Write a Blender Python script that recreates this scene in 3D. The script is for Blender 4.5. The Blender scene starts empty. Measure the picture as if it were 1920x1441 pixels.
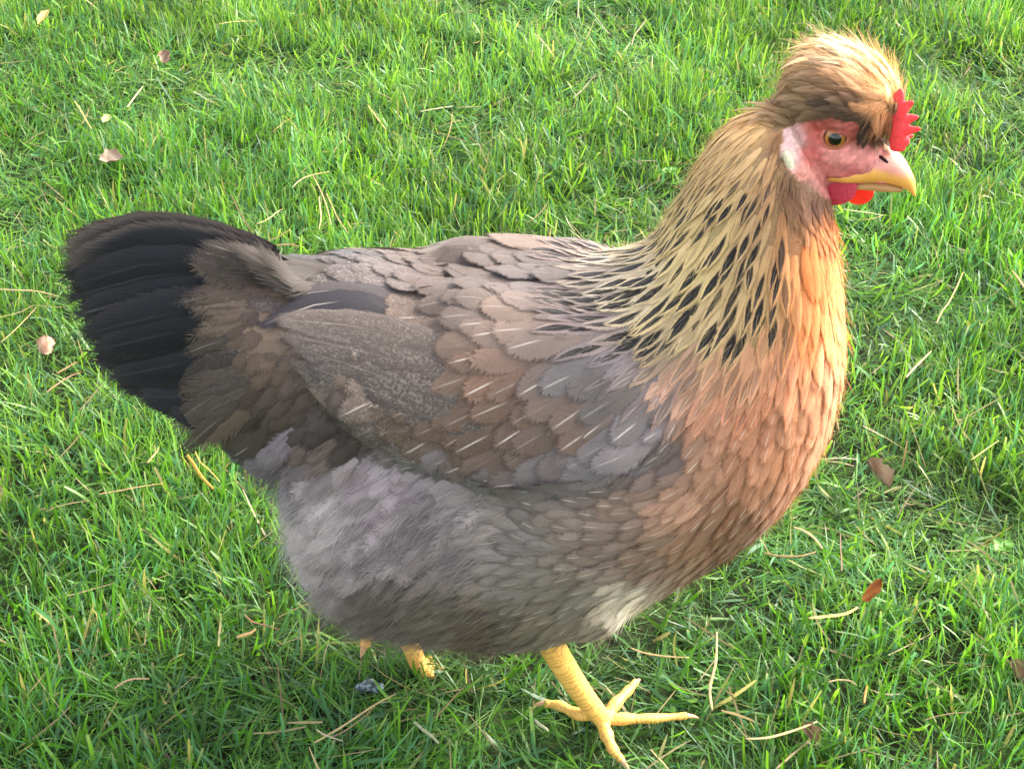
import bpy, bmesh, math, random
import numpy as np
from mathutils import Vector, Matrix
from mathutils.bvhtree import BVHTree

random.seed(7)
rng = np.random.default_rng(7)
scene = bpy.context.scene
COL = scene.collection

# ------------------------------------------------------------------ camera, world, sun, exposure
PITCH = math.radians(37.0)
HFOV = math.radians(38.0)
DIST = 0.86
F_PX = 960.0 / math.tan(HFOV / 2)
CP, SP = math.cos(PITCH), math.sin(PITCH)
FWD = np.array([0.0, CP, -SP]); UPV = np.array([0.0, SP, CP]); RGT = np.array([1.0, 0, 0])

def ray(px, py):
    return FWD + RGT * ((px - 960.0) / F_PX) + UPV * ((720.5 - py) / F_PX)

_r = ray(1125, 1392)                                  # where the front foot stands: ground, y = -0.045
Z0 = -(_r[2] * ((DIST * CP - 0.045) / _r[1])) - DIST * SP
CAM = np.array([0.0, -DIST * CP, Z0 + DIST * SP])

def P(px, py, Y=0.0):
    d = ray(px, py); t = (Y - CAM[1]) / d[1]
    return CAM + d * t

def G(px, py, z=0.0):
    d = ray(px, py); t = (z - CAM[2]) / d[2]
    return CAM + d * t

def proj(p):
    q = np.asarray(p) - CAM
    w = q @ FWD
    return np.stack([960.0 + F_PX * (q @ RGT) / w, 720.5 - F_PX * (q @ UPV) / w], -1)

cd = bpy.data.cameras.new('camera'); cam = bpy.data.objects.new('camera', cd); COL.objects.link(cam)
cam.location = CAM; cam.rotation_euler = (math.pi / 2 - PITCH, 0, 0)
cd.sensor_width = 36; cd.lens = 18 / math.tan(HFOV / 2); cd.clip_start = 0.02; cd.clip_end = 500
scene.camera = cam

SUN_EL, SUN_AZ = math.radians(38), math.radians(24)   # azimuth measured from +X (right) towards +Y (away)
sun_dir = Vector((math.cos(SUN_EL) * math.cos(SUN_AZ), math.cos(SUN_EL) * math.sin(SUN_AZ), math.sin(SUN_EL)))
world = bpy.data.worlds.new('World'); scene.world = world; world.use_nodes = True
wn = world.node_tree; wn.nodes.clear()
wo = wn.nodes.new('ShaderNodeOutputWorld'); wb = wn.nodes.new('ShaderNodeBackground'); sk = wn.nodes.new('ShaderNodeTexSky')
sk.sky_type = 'NISHITA'; sk.sun_disc = False; sk.sun_elevation = SUN_EL
sk.sun_rotation = math.pi / 2 - SUN_AZ; sk.dust_density = 4.0; sk.air_density = 1.0; sk.ozone_density = 0.6
wb.inputs['Strength'].default_value = 0.15
hz = wn.nodes.new('ShaderNodeHueSaturation'); hz.inputs['Saturation'].default_value = 0.38   # thin white haze over the blue
hz.inputs['Value'].default_value = 1.0
wn.links.new(sk.outputs[0], hz.inputs['Color']); wn.links.new(hz.outputs[0], wb.inputs[0]); wn.links.new(wb.outputs[0], wo.inputs[0])
sd = bpy.data.lights.new('sun', 'SUN'); so = bpy.data.objects.new('sun', sd); COL.objects.link(so)
sd.energy = 1.5; sd.angle = math.radians(14); sd.color = (1.0, 0.90, 0.76)
so.rotation_euler = sun_dir.to_track_quat('Z', 'Y').to_euler()
vs = scene.view_settings
vs.view_transform = 'Standard'; vs.look = 'None'; vs.gamma = 1.0; vs.use_curve_mapping = False
vs.exposure = 2.4
try:
    scene.cycles.use_denoising = True
    scene.cycles.max_bounces = 8; scene.cycles.transparent_max_bounces = 24
    scene.cycles.diffuse_bounces = 4; scene.cycles.transmission_bounces = 6
    scene.cycles.sample_clamp_indirect = 6.0
except Exception:
    pass

# ------------------------------------------------------------------ helpers
def lin(c, k=1.0):
    c = np.asarray(c, float) / 255.0
    return np.where(c <= 0.04045, c / 12.92, ((c + 0.055) / 1.055) ** 2.4) * k

def mesh_obj(name, V, F, mat=None, parent=None, uv=None, cols=None, smooth=True):
    """V (n,3); F (m,k) int array or list of tuples; uv (n,2) per vertex; cols dict name->(n,3)."""
    me = bpy.data.meshes.new(name)
    V = np.asarray(V, np.float32)
    if isinstance(F, np.ndarray):
        m, k = F.shape
        me.vertices.add(len(V)); me.vertices.foreach_set('co', V.ravel())
        me.loops.add(m * k); me.loops.foreach_set('vertex_index', F.astype(np.int32).ravel())
        me.polygons.add(m)
        me.polygons.foreach_set('loop_start', np.arange(0, m * k, k, dtype=np.int32))
        me.polygons.foreach_set('loop_total', np.full(m, k, np.int32))
        me.update(calc_edges=True)
        lv = F.ravel()
    else:
        me.from_pydata([tuple(v) for v in V.tolist()], [], [tuple(f) for f in F])
        lv = np.empty(len(me.loops), np.int32); me.loops.foreach_get('vertex_index', lv)
    if uv is not None:
        u = me.uv_layers.new(name='UVMap')
        u.data.foreach_set('uv', np.asarray(uv, np.float32)[lv].ravel())
    for cn, c in (cols or {}).items():
        a = me.attributes.new(cn, 'FLOAT_COLOR', 'POINT')
        c4 = np.ones((len(V), 4), np.float32); c4[:, :3] = c
        a.data.foreach_set('color', c4.ravel())
    if smooth:
        me.polygons.foreach_set('use_smooth', np.ones(len(me.polygons), bool))
    if mat: me.materials.append(mat)
    o = bpy.data.objects.new(name, me); COL.objects.link(o)
    if parent: o.parent = parent
    return o

def tag(o, label=None, cat=None, group=None, kind=None):
    if label: o['label'] = label
    if cat: o['category'] = cat
    if group: o['group'] = group
    if kind: o['kind'] = kind
    return o

def unit(v):
    v = np.asarray(v, float)
    return v / np.maximum(np.linalg.norm(v, axis=-1, keepdims=True), 1e-9)

def catmull(pts, t):
    pts = np.asarray(pts, float); n = len(pts); t = np.asarray(t) * (n - 1)
    i = np.clip(t.astype(int), 0, n - 2); f = (t - i)[:, None]
    p0 = pts[np.maximum(i - 1, 0)]; p1 = pts[i]; p2 = pts[i + 1]; p3 = pts[np.minimum(i + 2, n - 1)]
    return 0.5 * ((2 * p1) + (-p0 + p2) * f + (2 * p0 - 5 * p1 + 4 * p2 - p3) * f ** 2 + (-p0 + 3 * p1 - 3 * p2 + p3) * f ** 3)

def idw(q, ctrl, vals, power=3.0, soft=25.0):
    d2 = ((q[:, None, :] - ctrl[None]) ** 2).sum(-1) + soft ** 2
    w = d2 ** (-power / 2)
    return (w[:, :, None] * vals[None]).sum(1) / w.sum(1)[:, None]

def in_poly(q, poly):
    poly = np.asarray(poly, float); x, y = q[:, 0], q[:, 1]
    ins = np.zeros(len(q), bool); n = len(poly)
    for i in range(n):
        x1, y1 = poly[i]; x2, y2 = poly[(i + 1) % n]
        c = (y1 > y) != (y2 > y)
        xi = (x2 - x1) * (y - y1) / ((y2 - y1) if y2 != y1 else 1e-9) + x1
        ins ^= c & (x < xi)
    return ins

# ------------------------------------------------------------------ node helper
class NT:
    def __init__(s, name):
        s.m = bpy.data.materials.new(name); s.m.use_nodes = True; s.t = s.m.node_tree; s.t.nodes.clear()
        s.out = s.t.nodes.new('ShaderNodeOutputMaterial')
    def n(s, typ, ins=None, **props):
        nd = s.t.nodes.new(typ)
        for k, v in props.items(): setattr(nd, k, v)
        for k, v in (ins or {}).items(): s.set(nd.inputs[k], v)
        return nd
    def set(s, sock, v):
        if isinstance(v, bpy.types.NodeSocket): s.t.links.new(v, sock)
        elif isinstance(v, bpy.types.Node): s.t.links.new(v.outputs[0], sock)
        else: sock.default_value = v
    def math(s, op, a, b=None, c=None, clamp=False):
        nd = s.t.nodes.new('ShaderNodeMath'); nd.operation = op; nd.use_clamp = clamp
        for i, v in enumerate((a, b, c)):
            if v is not None: s.set(nd.inputs[i], v)
        return nd.outputs[0]
    def mix(s, f, a, b, blend='MIX'):
        nd = s.t.nodes.new('ShaderNodeMix'); nd.data_type = 'RGBA'; nd.blend_type = blend
        s.set(nd.inputs[0], f); s.set(nd.inputs[6], a); s.set(nd.inputs[7], b)
        return nd.outputs[2]
    def ss(s, x, a, b):
        nd = s.t.nodes.new('ShaderNodeMapRange'); nd.interpolation_type = 'SMOOTHSTEP'
        s.set(nd.inputs[0], x); nd.inputs[1].default_value = a; nd.inputs[2].default_value = b
        return nd.outputs[0]
    def attr(s, name):
        nd = s.t.nodes.new('ShaderNodeAttribute'); nd.attribute_name = name; return nd

def c4(c): return (float(c[0]), float(c[1]), float(c[2]), 1.0)

def feather_material():
    m = NT('feather')
    uv = m.n('ShaderNodeUVMap'); sep = m.n('ShaderNodeSeparateXYZ', {0: uv.outputs[0]})
    u, v = sep.outputs[0], sep.outputs[1]
    fp = m.attr('fp'); sp = m.n('ShaderNodeSeparateColor', {0: fp.outputs['Color']})
    shaftI, darkI, seed = sp.outputs[0], sp.outputs[1], sp.outputs[2]
    fq = m.attr('fq'); sq = m.n('ShaderNodeSeparateColor', {0: fq.outputs['Color']})
    fray, mott, darkw = sq.outputs[0], sq.outputs[1], sq.outputs[2]
    ax = m.math('ABSOLUTE', m.math('SUBTRACT', m.math('MULTIPLY', u, 2.0), 1.0))
    # barb coordinate: runs outward and towards the tip
    s = m.math('SUBTRACT', v, m.math('MULTIPLY', ax, 0.28))
    vec = m.n('ShaderNodeCombineXYZ', {0: m.math('MULTIPLY', s, 44.0), 1: m.math('MULTIPLY', ax, 1.2), 2: m.math('MULTIPLY', seed, 91.0)})
    nb = m.n('ShaderNodeTexNoise', {'Vector': vec.outputs[0], 'Scale': 1.6, 'Detail': 2.5, 'Roughness': 0.65})
    vec2 = m.n('ShaderNodeCombineXYZ', {0: m.math('MULTIPLY', s, 9.0), 1: m.math('MULTIPLY', u, 5.0), 2: m.math('MULTIPLY', seed, 37.0)})
    nm = m.n('ShaderNodeTexNoise', {'Vector': vec2.outputs[0], 'Scale': 1.0, 'Detail': 4.0, 'Roughness': 0.7})
    main = m.attr('fc').outputs['Color']; edge = m.attr('fe').outputs['Color']
    # edge colour towards rim and tip
    rim = m.ss(m.math('ADD', m.math('SQRT', m.math('ADD', m.math('MULTIPLY', ax, ax), m.math('POWER', m.math('MAXIMUM', m.math('DIVIDE', m.math('SUBTRACT', v, 0.52), 0.48), 0.0), 2.0))), m.math('MULTIPLY', m.math('SUBTRACT', nb, 0.5), 0.35)), 0.55, 0.98)
    col = m.mix(rim, main, edge)
    # dark centre stripe of the hackles
    wv = m.math('MULTIPLY', darkw, m.math('SINE', m.math('MULTIPLY', m.ss(v, 0.20, 1.02), 3.1416)))
    dk = m.math('SUBTRACT', 1.0, m.ss(m.math('SUBTRACT', m.math('ADD', ax, m.math('MULTIPLY', m.math('SUBTRACT', nb, 0.5), 0.5)), wv), -0.12, 0.12))
    dk = m.math('MULTIPLY', m.math('MULTIPLY', dk, darkI), m.ss(v, 0.24, 0.42))
    col = m.mix(dk, col, (0.020, 0.016, 0.015, 1))
    # mottling
    tco = m.n('ShaderNodeTexCoord').outputs['Object']
    spk = m.n('ShaderNodeTexNoise', {'Vector': tco, 'Scale': 620.0, 'Detail': 3.0, 'Roughness': 0.7})
    mo = m.math('MULTIPLY', m.math('MULTIPLY', m.ss(spk, 0.44, 0.60), m.ss(nm, 0.30, 0.62)), mott)
    col = m.mix(mo, col, (0.20, 0.172, 0.15, 1))
    # barbs
    kb = m.math('MINIMUM', m.math('ADD', 0.10, m.math('MULTIPLY', fray, 0.34)), 0.40)
    br = m.math('ADD', m.math('SUBTRACT', 1.0, kb), m.math('MULTIPLY', m.math('MULTIPLY', nb, 2.0), kb))
    col = m.mix(1.0, col, m.n('ShaderNodeCombineXYZ', {0: br, 1: br, 2: br}).outputs[0], 'MULTIPLY')
    # shaft
    sh = m.math('SUBTRACT', 1.0, m.ss(ax, 0.01, 0.065))
    sh = m.math('MULTIPLY', m.math('MULTIPLY', sh, shaftI), m.math('MULTIPLY', m.ss(v, 0.48, 0.68), m.math('SUBTRACT', 1.0, m.ss(v, 0.78, 0.97))))
    col = m.mix(sh, col, (0.60, 0.53, 0.46, 1))
    bump = m.n('ShaderNodeBump', {'Strength': 0.5, 'Distance': 0.0006, 'Height': nb.outputs[0]})
    bs = m.n('ShaderNodeBsdfPrincipled', {'Base Color': col, 'Roughness': 0.52, 'Specular IOR Level': 0.18, 'Normal': bump.outputs[0],
                                          'Sheen Weight': 0.12, 'Sheen Roughness': 0.4})
    tr = m.n('ShaderNodeBsdfTranslucent', {'Color': col})
    mx = m.n('ShaderNodeMixShader', {0: 0.14, 1: bs.outputs[0], 2: tr.outputs[0]})
    vt = m.math('MAXIMUM', m.math('DIVIDE', m.math('SUBTRACT', v, 0.56), 0.44), 0.0)
    e = m.math('SQRT', m.math('ADD', m.math('MULTIPLY', ax, ax), m.math('MULTIPLY', vt, vt)))
    cut = m.math('ADD', e, m.math('MULTIPLY', m.math('MULTIPLY', m.math('SUBTRACT', nb, 0.42), 2.4), fray))
    al = m.math('SUBTRACT', 1.0, m.ss(cut, 0.86, 1.0))
    tp = m.n('ShaderNodeBsdfTransparent')
    fin = m.n('ShaderNodeMixShader', {0: al, 1: tp.outputs[0], 2: mx.outputs[0]})
    m.set(m.out.inputs[0], fin.outputs[0])
    return m.m

def simple_mat(name, col, rough=0.6, spec=0.4, attr=None, noise=None, bump=None, sss=0.0, translucent=0.0, coat=0.0):
    m = NT(name)
    c = m.attr(attr).outputs['Color'] if attr else c4(col)
    tc = m.n('ShaderNodeTexCoord').outputs['Object']
    if noise:
        nz = m.n('ShaderNodeTexNoise', {'Vector': tc, 'Scale': noise[0], 'Detail': 5.0, 'Roughness': 0.6})
        f = m.math('ADD', 1.0 - noise[1], m.math('MULTIPLY', nz, 2 * noise[1]))
        c = m.mix(1.0, c, m.n('ShaderNodeCombineXYZ', {0: f, 1: f, 2: f}).outputs[0], 'MULTIPLY')
    ins = {'Base Color': c, 'Roughness': rough, 'Specular IOR Level': spec, 'Coat Weight': coat, 'Coat Roughness': 0.03}
    if sss: ins.update({'Subsurface Weight': sss, 'Subsurface Radius': (1.0, 0.25, 0.15), 'Subsurface Scale': 0.004})
    if bump:
        nz = m.n('ShaderNodeTexNoise', {'Vector': tc, 'Scale': bump[0], 'Detail': 4.0, 'Roughness': 0.7})
        ins['Normal'] = m.n('ShaderNodeBump', {'Strength': bump[1], 'Distance': bump[2], 'Height': nz.outputs[0]}).outputs[0]
    b = m.n('ShaderNodeBsdfPrincipled', ins); o = b.outputs[0]
    if translucent:
        t = m.n('ShaderNodeBsdfTranslucent', {'Color': c})
        o = m.n('ShaderNodeMixShader', {0: translucent, 1: o, 2: t.outputs[0]}).outputs[0]
    m.set(m.out.inputs[0], o)
    return m.m

M_FEATHER = feather_material()
M_FLUFF = simple_mat('fluff', None, 0.8, 0.15, attr='fc', translucent=0.3)
# ------------------------------------------------------------------ the hen: body form
SCALE_AT = lambda Y=0.0: None
def sag(px, py):                                      # a point of the hen's middle plane (x, z)
    p = P(px, py, 0.0); return p[[0, 2]]

def loft(rings, nseg=40, n=60, sup=1.0):
    """rings: (topx, topy, botx, boty, w[, yc]) in photo pixels on the middle plane, w metres -> mesh data."""
    R = []
    for r in rings:
        A, B = sag(r[0], r[1]), sag(r[2], r[3]); w = r[4]; yc = r[5] if len(r) > 5 else 0.0
        C = (A + B) / 2; D = (A - B) / 2; L = np.linalg.norm(D); d = D / L
        # screen length of the half axis and the part of it that the sideways width already supplies
        sc = np.array([d[0], d[1] * CP]); k = np.linalg.norm(sc); ny = abs(sc[1] / k)
        E = L * k; h = math.sqrt(max(E * E - (w * SP * ny) ** 2, (0.25 * E) ** 2)) / k
        R.append([C[0], yc, C[1], d[0] * h, d[1] * h, w])
    R = catmull(R, np.linspace(0, 1, n))
    a = np.linspace(0, 2 * np.pi, nseg, endpoint=False)
    ca, sa = np.cos(a), np.sin(a)
    V = np.zeros((n, nseg, 3))
    V[..., 0] = R[:, 0:1] + R[:, 3:4] * ca; V[..., 2] = R[:, 2:3] + R[:, 4:5] * ca; V[..., 1] = R[:, 1:2] + R[:, 5:6] * sa
    V = V.reshape(-1, 3)
    i = np.arange(n - 1)[:, None] * nseg; j = np.arange(nseg)[None]; j2 = (j + 1) % nseg
    F = np.stack([i + j, i + j2, i + nseg + j2, i + nseg + j], -1).reshape(-1, 4).tolist()
    F.append(list(range(nseg))[::-1]); F.append([(n - 1) * nseg + k for k in range(nseg)])
    return V, F

def blob(c, axes, r, nu=20, nv=14):
    """ellipsoid, axes rows = unit vectors, r = radii"""
    th = np.linspace(0, np.pi, nv + 1)[1:-1]; ph = np.linspace(0, 2 * np.pi, nu, endpoint=False)
    T, H = np.meshgrid(th, ph, indexing='ij')
    q = np.stack([np.sin(T) * np.cos(H), np.sin(T) * np.sin(H), np.cos(T)], -1).reshape(-1, 3)
    q = np.vstack([q, [0, 0, 1], [0, 0, -1]])
    V = np.asarray(c) + (q * np.asarray(r)) @ np.asarray(axes)
    F = []
    for i in range(nv - 2):
        for j in range(nu):
            F.append((i * nu + j, i * nu + (j + 1) % nu, (i + 1) * nu + (j + 1) % nu, (i + 1) * nu + j))
    N = len(q) - 2
    for j in range(nu):
        F.append((N, (j + 1) % nu, j)); F.append((N + 1, (nv - 2) * nu + j, (nv - 2) * nu + (j + 1) % nu))
    return V, F

BODY_RINGS = [(412, 530, 402, 760, .022), (470, 488, 450, 842, .040), (560, 478, 545, 905, .056), (660, 474, 586, 1058, .068),
    (760, 478, 668, 1150, .076), (880, 478, 815, 1172, .081), (1010, 474, 970, 1194, .083), (1125, 466, 1120, 1150, .081), (1215, 440, 1280, 1068, .076),
    (1250, 396, 1425, 980, .068), (1280, 350, 1530, 850, .059), (1306, 306, 1580, 700, .051), (1334, 268, 1580, 560, .044),
    (1368, 236, 1573, 470, .037), (1412, 212, 1562, 412, .028), (1468, 208, 1562, 372, .021)]
# head frame
YAW, TIP = math.radians(24), math.radians(17)
HF = np.array([math.cos(YAW) * math.cos(TIP), -math.sin(YAW) * math.cos(TIP), -math.sin(TIP)])
HR = np.array([-math.sin(YAW), -math.cos(YAW), 0.0])
HU = np.cross(HR, HF)
HAX = np.stack([HF, HR, HU])
HC = P(1572, 282, 0.006)
def Hd(f, r, u): return HC + f * HF + r * HR + u * HU

shapes = [loft(BODY_RINGS)]
# thighs
for side, px, py, y in ((1, 1065, 1085, -.045), (-1, 800, 1050, .040)):
    c = P(px, py, y); ax = np.array([unit([.55, -.05, -.8]), unit([0, -1, 0]), unit([.8, 0, .55])])
    shapes.append(blob(c, ax, (.046, .026, .034)))
# rear fluff cushions
for px, py, y, r in ((672, 990, -.030, .037), (672, 990, .030, .037), (748, 1062, -.03, .037), (900, 1060, -.035, .038)):
    shapes.append(blob(P(px, py, y), np.eye(3), (r, r * .9, r * 1.05)))
# skull, cheeks, brow, ear lobe, crest cushion
shapes.append(blob(Hd(-.002, 0, .003), HAX, (.0275, .0205, .0195)))
shapes.append(blob(Hd(.012, 0, .0010), HAX, (.0220, .0122, .0088)))
shapes.append(blob(Hd(-.021, 0, -.014), HAX, (.018, .0195, .020)))
shapes.append(blob(Hd(-.010, 0, -.006), HAX, (.016, .0175, .0150)))
shapes.append(blob(Hd(.004, .0095, .0085), HAX, (.012, .0085, .0085)))
shapes.append(blob(Hd(.004, -.0095, .0085), HAX, (.012, .0085, .0085)))
for s in (1, -1):
    shapes.append(blob(Hd(-.0195, .0125 * s, .0065), HAX, (.0080, .0062, .0085)))
CRC = Hd(-.0100, 0, .0310)
CAX = HAX
shapes.append(blob(Hd(-.024, 0, .0165), HAX, (.0150, .0195, .0165)))
shapes.append(blob(Hd(-.0185, 0, .0345), HAX, (.0200, .0210, .0165)))
shapes.append(blob(CRC, CAX, (.0295, .0255, .0215)))

def build_union(shapes, voxel):
    V, F, off = [], [], 0
    for v, f in shapes:
        V.append(v); F += [tuple(i + off for i in q) for q in f]; off += len(v)
    me = bpy.data.meshes.new('tmp'); me.from_pydata(np.vstack(V).tolist(), [], F)
    bm = bmesh.new(); bm.from_mesh(me)
    # every shape closed, normals outward
    bmesh.ops.recalc_face_normals(bm, faces=bm.faces); bm.to_mesh(me); bm.free()
    o = bpy.data.objects.new('tmp', me); COL.objects.link(o)
    r = o.modifiers.new('r', 'REMESH'); r.mode = 'VOXEL'; r.voxel_size = voxel; r.use_smooth_shade = True
    s = o.modifiers.new('s', 'SMOOTH'); s.factor = 0.5; s.iterations = 9 if voxel > .001 else 4
    dg = bpy.context.evaluated_depsgraph_get(); dg.update()
    m2 = bpy.data.meshes.new_from_object(o.evaluated_get(dg))
    bpy.data.objects.remove(o); bpy.data.meshes.remove(me)
    return m2

body_me = build_union(shapes, 0.0019)
nv = len(body_me.vertices)
BV = np.empty(nv * 3, np.float32); body_me.vertices.foreach_get('co', BV); BV = BV.reshape(-1, 3).astype(float)
def near_px(p):
    """photo position of a body point, the far side looked up on the near side (the hen is symmetric)"""
    q = np.array(p, float).reshape(-1, 3).copy(); q[:, 1] = -np.abs(q[:, 1]); return proj(q)
# the folded wings stand proud of the flanks, with a crisp lower edge
WING = [(505, 600), (600, 520), (760, 500), (900, 505), (1040, 530), (1160, 590), (1250, 700), (1290, 790), (1240, 850), (1120, 905),
        (960, 922), (900, 908), (780, 868), (650, 806), (560, 720), (498, 650)]
def seg_dist(q, poly):
    poly = np.asarray(poly, float); d = np.full(len(q), 1e9)
    for i in range(len(poly)):
        a_, b_ = poly[i], poly[(i + 1) % len(poly)]; ab = b_ - a_
        t = np.clip(((q - a_) @ ab) / (ab @ ab), 0, 1)
        d = np.minimum(d, np.linalg.norm(q - (a_ + t[:, None] * ab), axis=1))
    return d
bn = np.empty(nv * 3, np.float32); body_me.vertices.foreach_get('normal', bn); bn = bn.reshape(-1, 3).astype(float)
q = near_px(BV); ins = in_poly(q, WING) & (np.abs(BV[:, 1]) > .012); d = seg_dist(q, WING)
lower = np.clip((q[:, 1] - 600) / 160, 0, 1)                     # crisp below, melting into the back above
wid = 170 - 145 * lower
amt = np.where(ins, np.clip(d / wid, 0, 1), 0); amt = amt * amt * (3 - 2 * amt) * np.clip((1295 - q[:, 0]) / 150, 0, 1)
hump = np.clip((q[:, 0] - 760) / 120, 0, 1) * np.clip((1240 - q[:, 0]) / 90, 0, 1); hump = hump * hump * (3 - 2 * hump)
amt2 = np.where(ins, np.clip(d / 90, 0, 1), 0); amt2 = amt2 * amt2 * (3 - 2 * amt2)
BV += bn * (amt * (0.004 + 0.008 * lower) + amt2 * .0100 * hump * (1 - lower))[:, None]
body_me.vertices.foreach_set('co', BV.astype(np.float32).ravel()); body_me.update()
body_me.calc_loop_triangles()
TRI = np.empty(len(body_me.loop_triangles) * 3, np.int32); body_me.loop_triangles.foreach_get('vertices', TRI); TRI = TRI.reshape(-1, 3)
BVH = BVHTree.FromPolygons([Vector(v) for v in BV], [tuple(t) for t in TRI.tolist()])
print('body verts', nv, BV.min(0), BV.max(0), 'Z0', Z0)
# ------------------------------------------------------------------ plumage maps (photo position on the hen's flank)
def near_px2(p):
    p = np.asarray(p, float).reshape(-1, 3); q = near_px(p)
    h = p - HC; f, r, u = h @ HF, h @ HR, h @ HU
    hm = HC + f[:, None] * HF + np.abs(r)[:, None] * HR + u[:, None] * HU
    isH = (np.linalg.norm(h, axis=1) < .075) & (f > -.036) & (u > -.034)
    q[isH] = proj(hm[isH]); return q, isH

DIRS = np.array([  # x, y, dx, dy (photo, y down)
 (1340,300,-.55,.84),(1290,370,-.62,.78),(1240,430,-.75,.66),(1180,500,-.90,.45),(1120,560,-.95,.32),(1250,560,-.72,.70),(1330,520,-.50,.86),
 (1400,400,-.30,.95),(1400,520,-.20,.98),(1480,420,-.02,1),(1480,560,.0,1),(1540,520,.08,1),(1560,640,.02,1),(1440,640,-.25,.97),(1360,660,-.45,.88),
 (1290,660,-.62,.78),(1220,640,-.75,.66),(1550,760,-.18,.98),(1480,760,-.22,.97),(1400,780,-.42,.9),(1320,800,-.52,.85),(1260,760,-.66,.75),
 (1500,900,-.42,.9),(1420,900,-.48,.88),(1330,900,-.70,.7),(1260,900,-.92,.25),(1400,1000,-.8,.55),(1300,1030,-.93,.3),(1180,960,-1,-.05),
 (1080,960,-.93,-.32),(980,970,-.82,-.55),(1180,1040,-1,.0),(1080,1040,-1,-.15),(960,1060,-.95,-.25),(1180,1120,-.95,.25),(1060,1130,-.9,.4),
 (960,1130,-.93,.3),(1050,1200,-.5,.8),(1120,1180,-.75,.6),(860,1160,-.95,.25),(740,620,-1,.02),(820,620,-1,.04),(850,700,-.95,.28),
 (950,740,-.87,.45),(1040,720,-.86,.48),(1120,680,-.84,.5),(860,790,-.87,.48),(960,830,-.85,.5),(1080,810,-.85,.5),(1170,760,-.82,.55),
 (1200,830,-.95,.25),(950,620,-.98,.15),(1080,600,-.93,.34),(1050,540,-1,.1),(900,540,-1,.02),(700,490,-1,.03),(600,490,-1,.05),(860,470,-1,0),
 (1060,470,-1,.05),(520,520,-.95,.2),(450,600,-.8,.55),(420,720,-.78,.6),(470,800,-.75,.65),(540,720,-.74,.65),(560,820,-.75,.66),
 (650,900,-.8,.6),(600,1000,-.75,.64),(750,1000,-.78,.6),(850,960,-.85,.4),(700,1110,-.75,.62),(800,1090,-.85,.45),(640,640,-.92,.35),
 (760,760,-.88,.46),(440,520,-.97,.15)], float)
CREST_DIRS = np.array([(1700,130,-.75,-.66),(1690,200,-.55,-.83),(1640,90,-1,-.12),(1560,80,-1,.02),(1500,100,-1,.15),(1640,150,-.93,-.35),(1600,200,-.88,-.35),
 (1650,230,-.45,.85),(1640,262,-.1,1),(1560,150,-1,-.02),(1500,160,-1,.18),(1480,210,-.96,.28),(1540,210,-.98,.15),(1590,228,-.95,.0),(1550,222,-1,.0),(1615,240,-.5,.6),(1670,240,-.2,.98)], float)
def to3(d):  # photo direction -> direction in the middle plane
    return unit(np.stack([d[:, 0], np.zeros(len(d)), -d[:, 1] / CP], -1))
def flow(p):
    q, isH = near_px2(p)
    d = to3(idw(q, DIRS[:, :2], DIRS[:, 2:]))
    c = isH & crest_mask(q)
    if c.any():
        dd = idw(q[c], CREST_DIRS[:, :2], CREST_DIRS[:, 2:], soft=12)
        # along the head's own middle plane
        right_h = unit(HF - HF[2] * np.array([0, 0, 1.0]))
        d[c] = unit(dd[:, 0:1] * right_h + np.stack([0 * dd[:, 1], 0 * dd[:, 1], -dd[:, 1] / CP], -1))
    return d

CREST = [(1446,250),(1470,240),(1490,231),(1525,226),(1562,222),(1604,232),(1630,256),(1660,262),(1684,244),(1694,150),(1740,150),(1740,20),(1420,20)]
FACE = [(1474,240),(1490,231),(1525,226),(1562,222),(1604,232),(1630,256),(1660,262),(1684,244),(1694,150),(1740,160),(1740,420),(1640,400),(1600,376),(1545,372),
        (1520,352),(1500,336),(1480,322),(1466,292),(1467,252)]
def crest_mask(q): return in_poly(q, CREST)
NECK = [(1440,170),(1478,240),(1468,330),(1500,400),(1560,400),(1572,520),(1545,640),(1480,700),(1400,715),(1310,745),(1230,705),(1150,650),(1085,580),
        (1095,510),(1190,440),(1290,280)]
BACK = [(430,440),(1200,430),(1095,500),(1085,580),(1150,650),(1230,705),(1270,800),(1180,850),(1120,905),(960,922),(900,908),(780,868),(650,806),(560,720),(498,650),(430,600)]
FLUFFP = [(470,860),(560,850),(700,880),(930,925),(950,960),(900,1090),(960,1250),(560,1250),(500,1000)]

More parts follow.
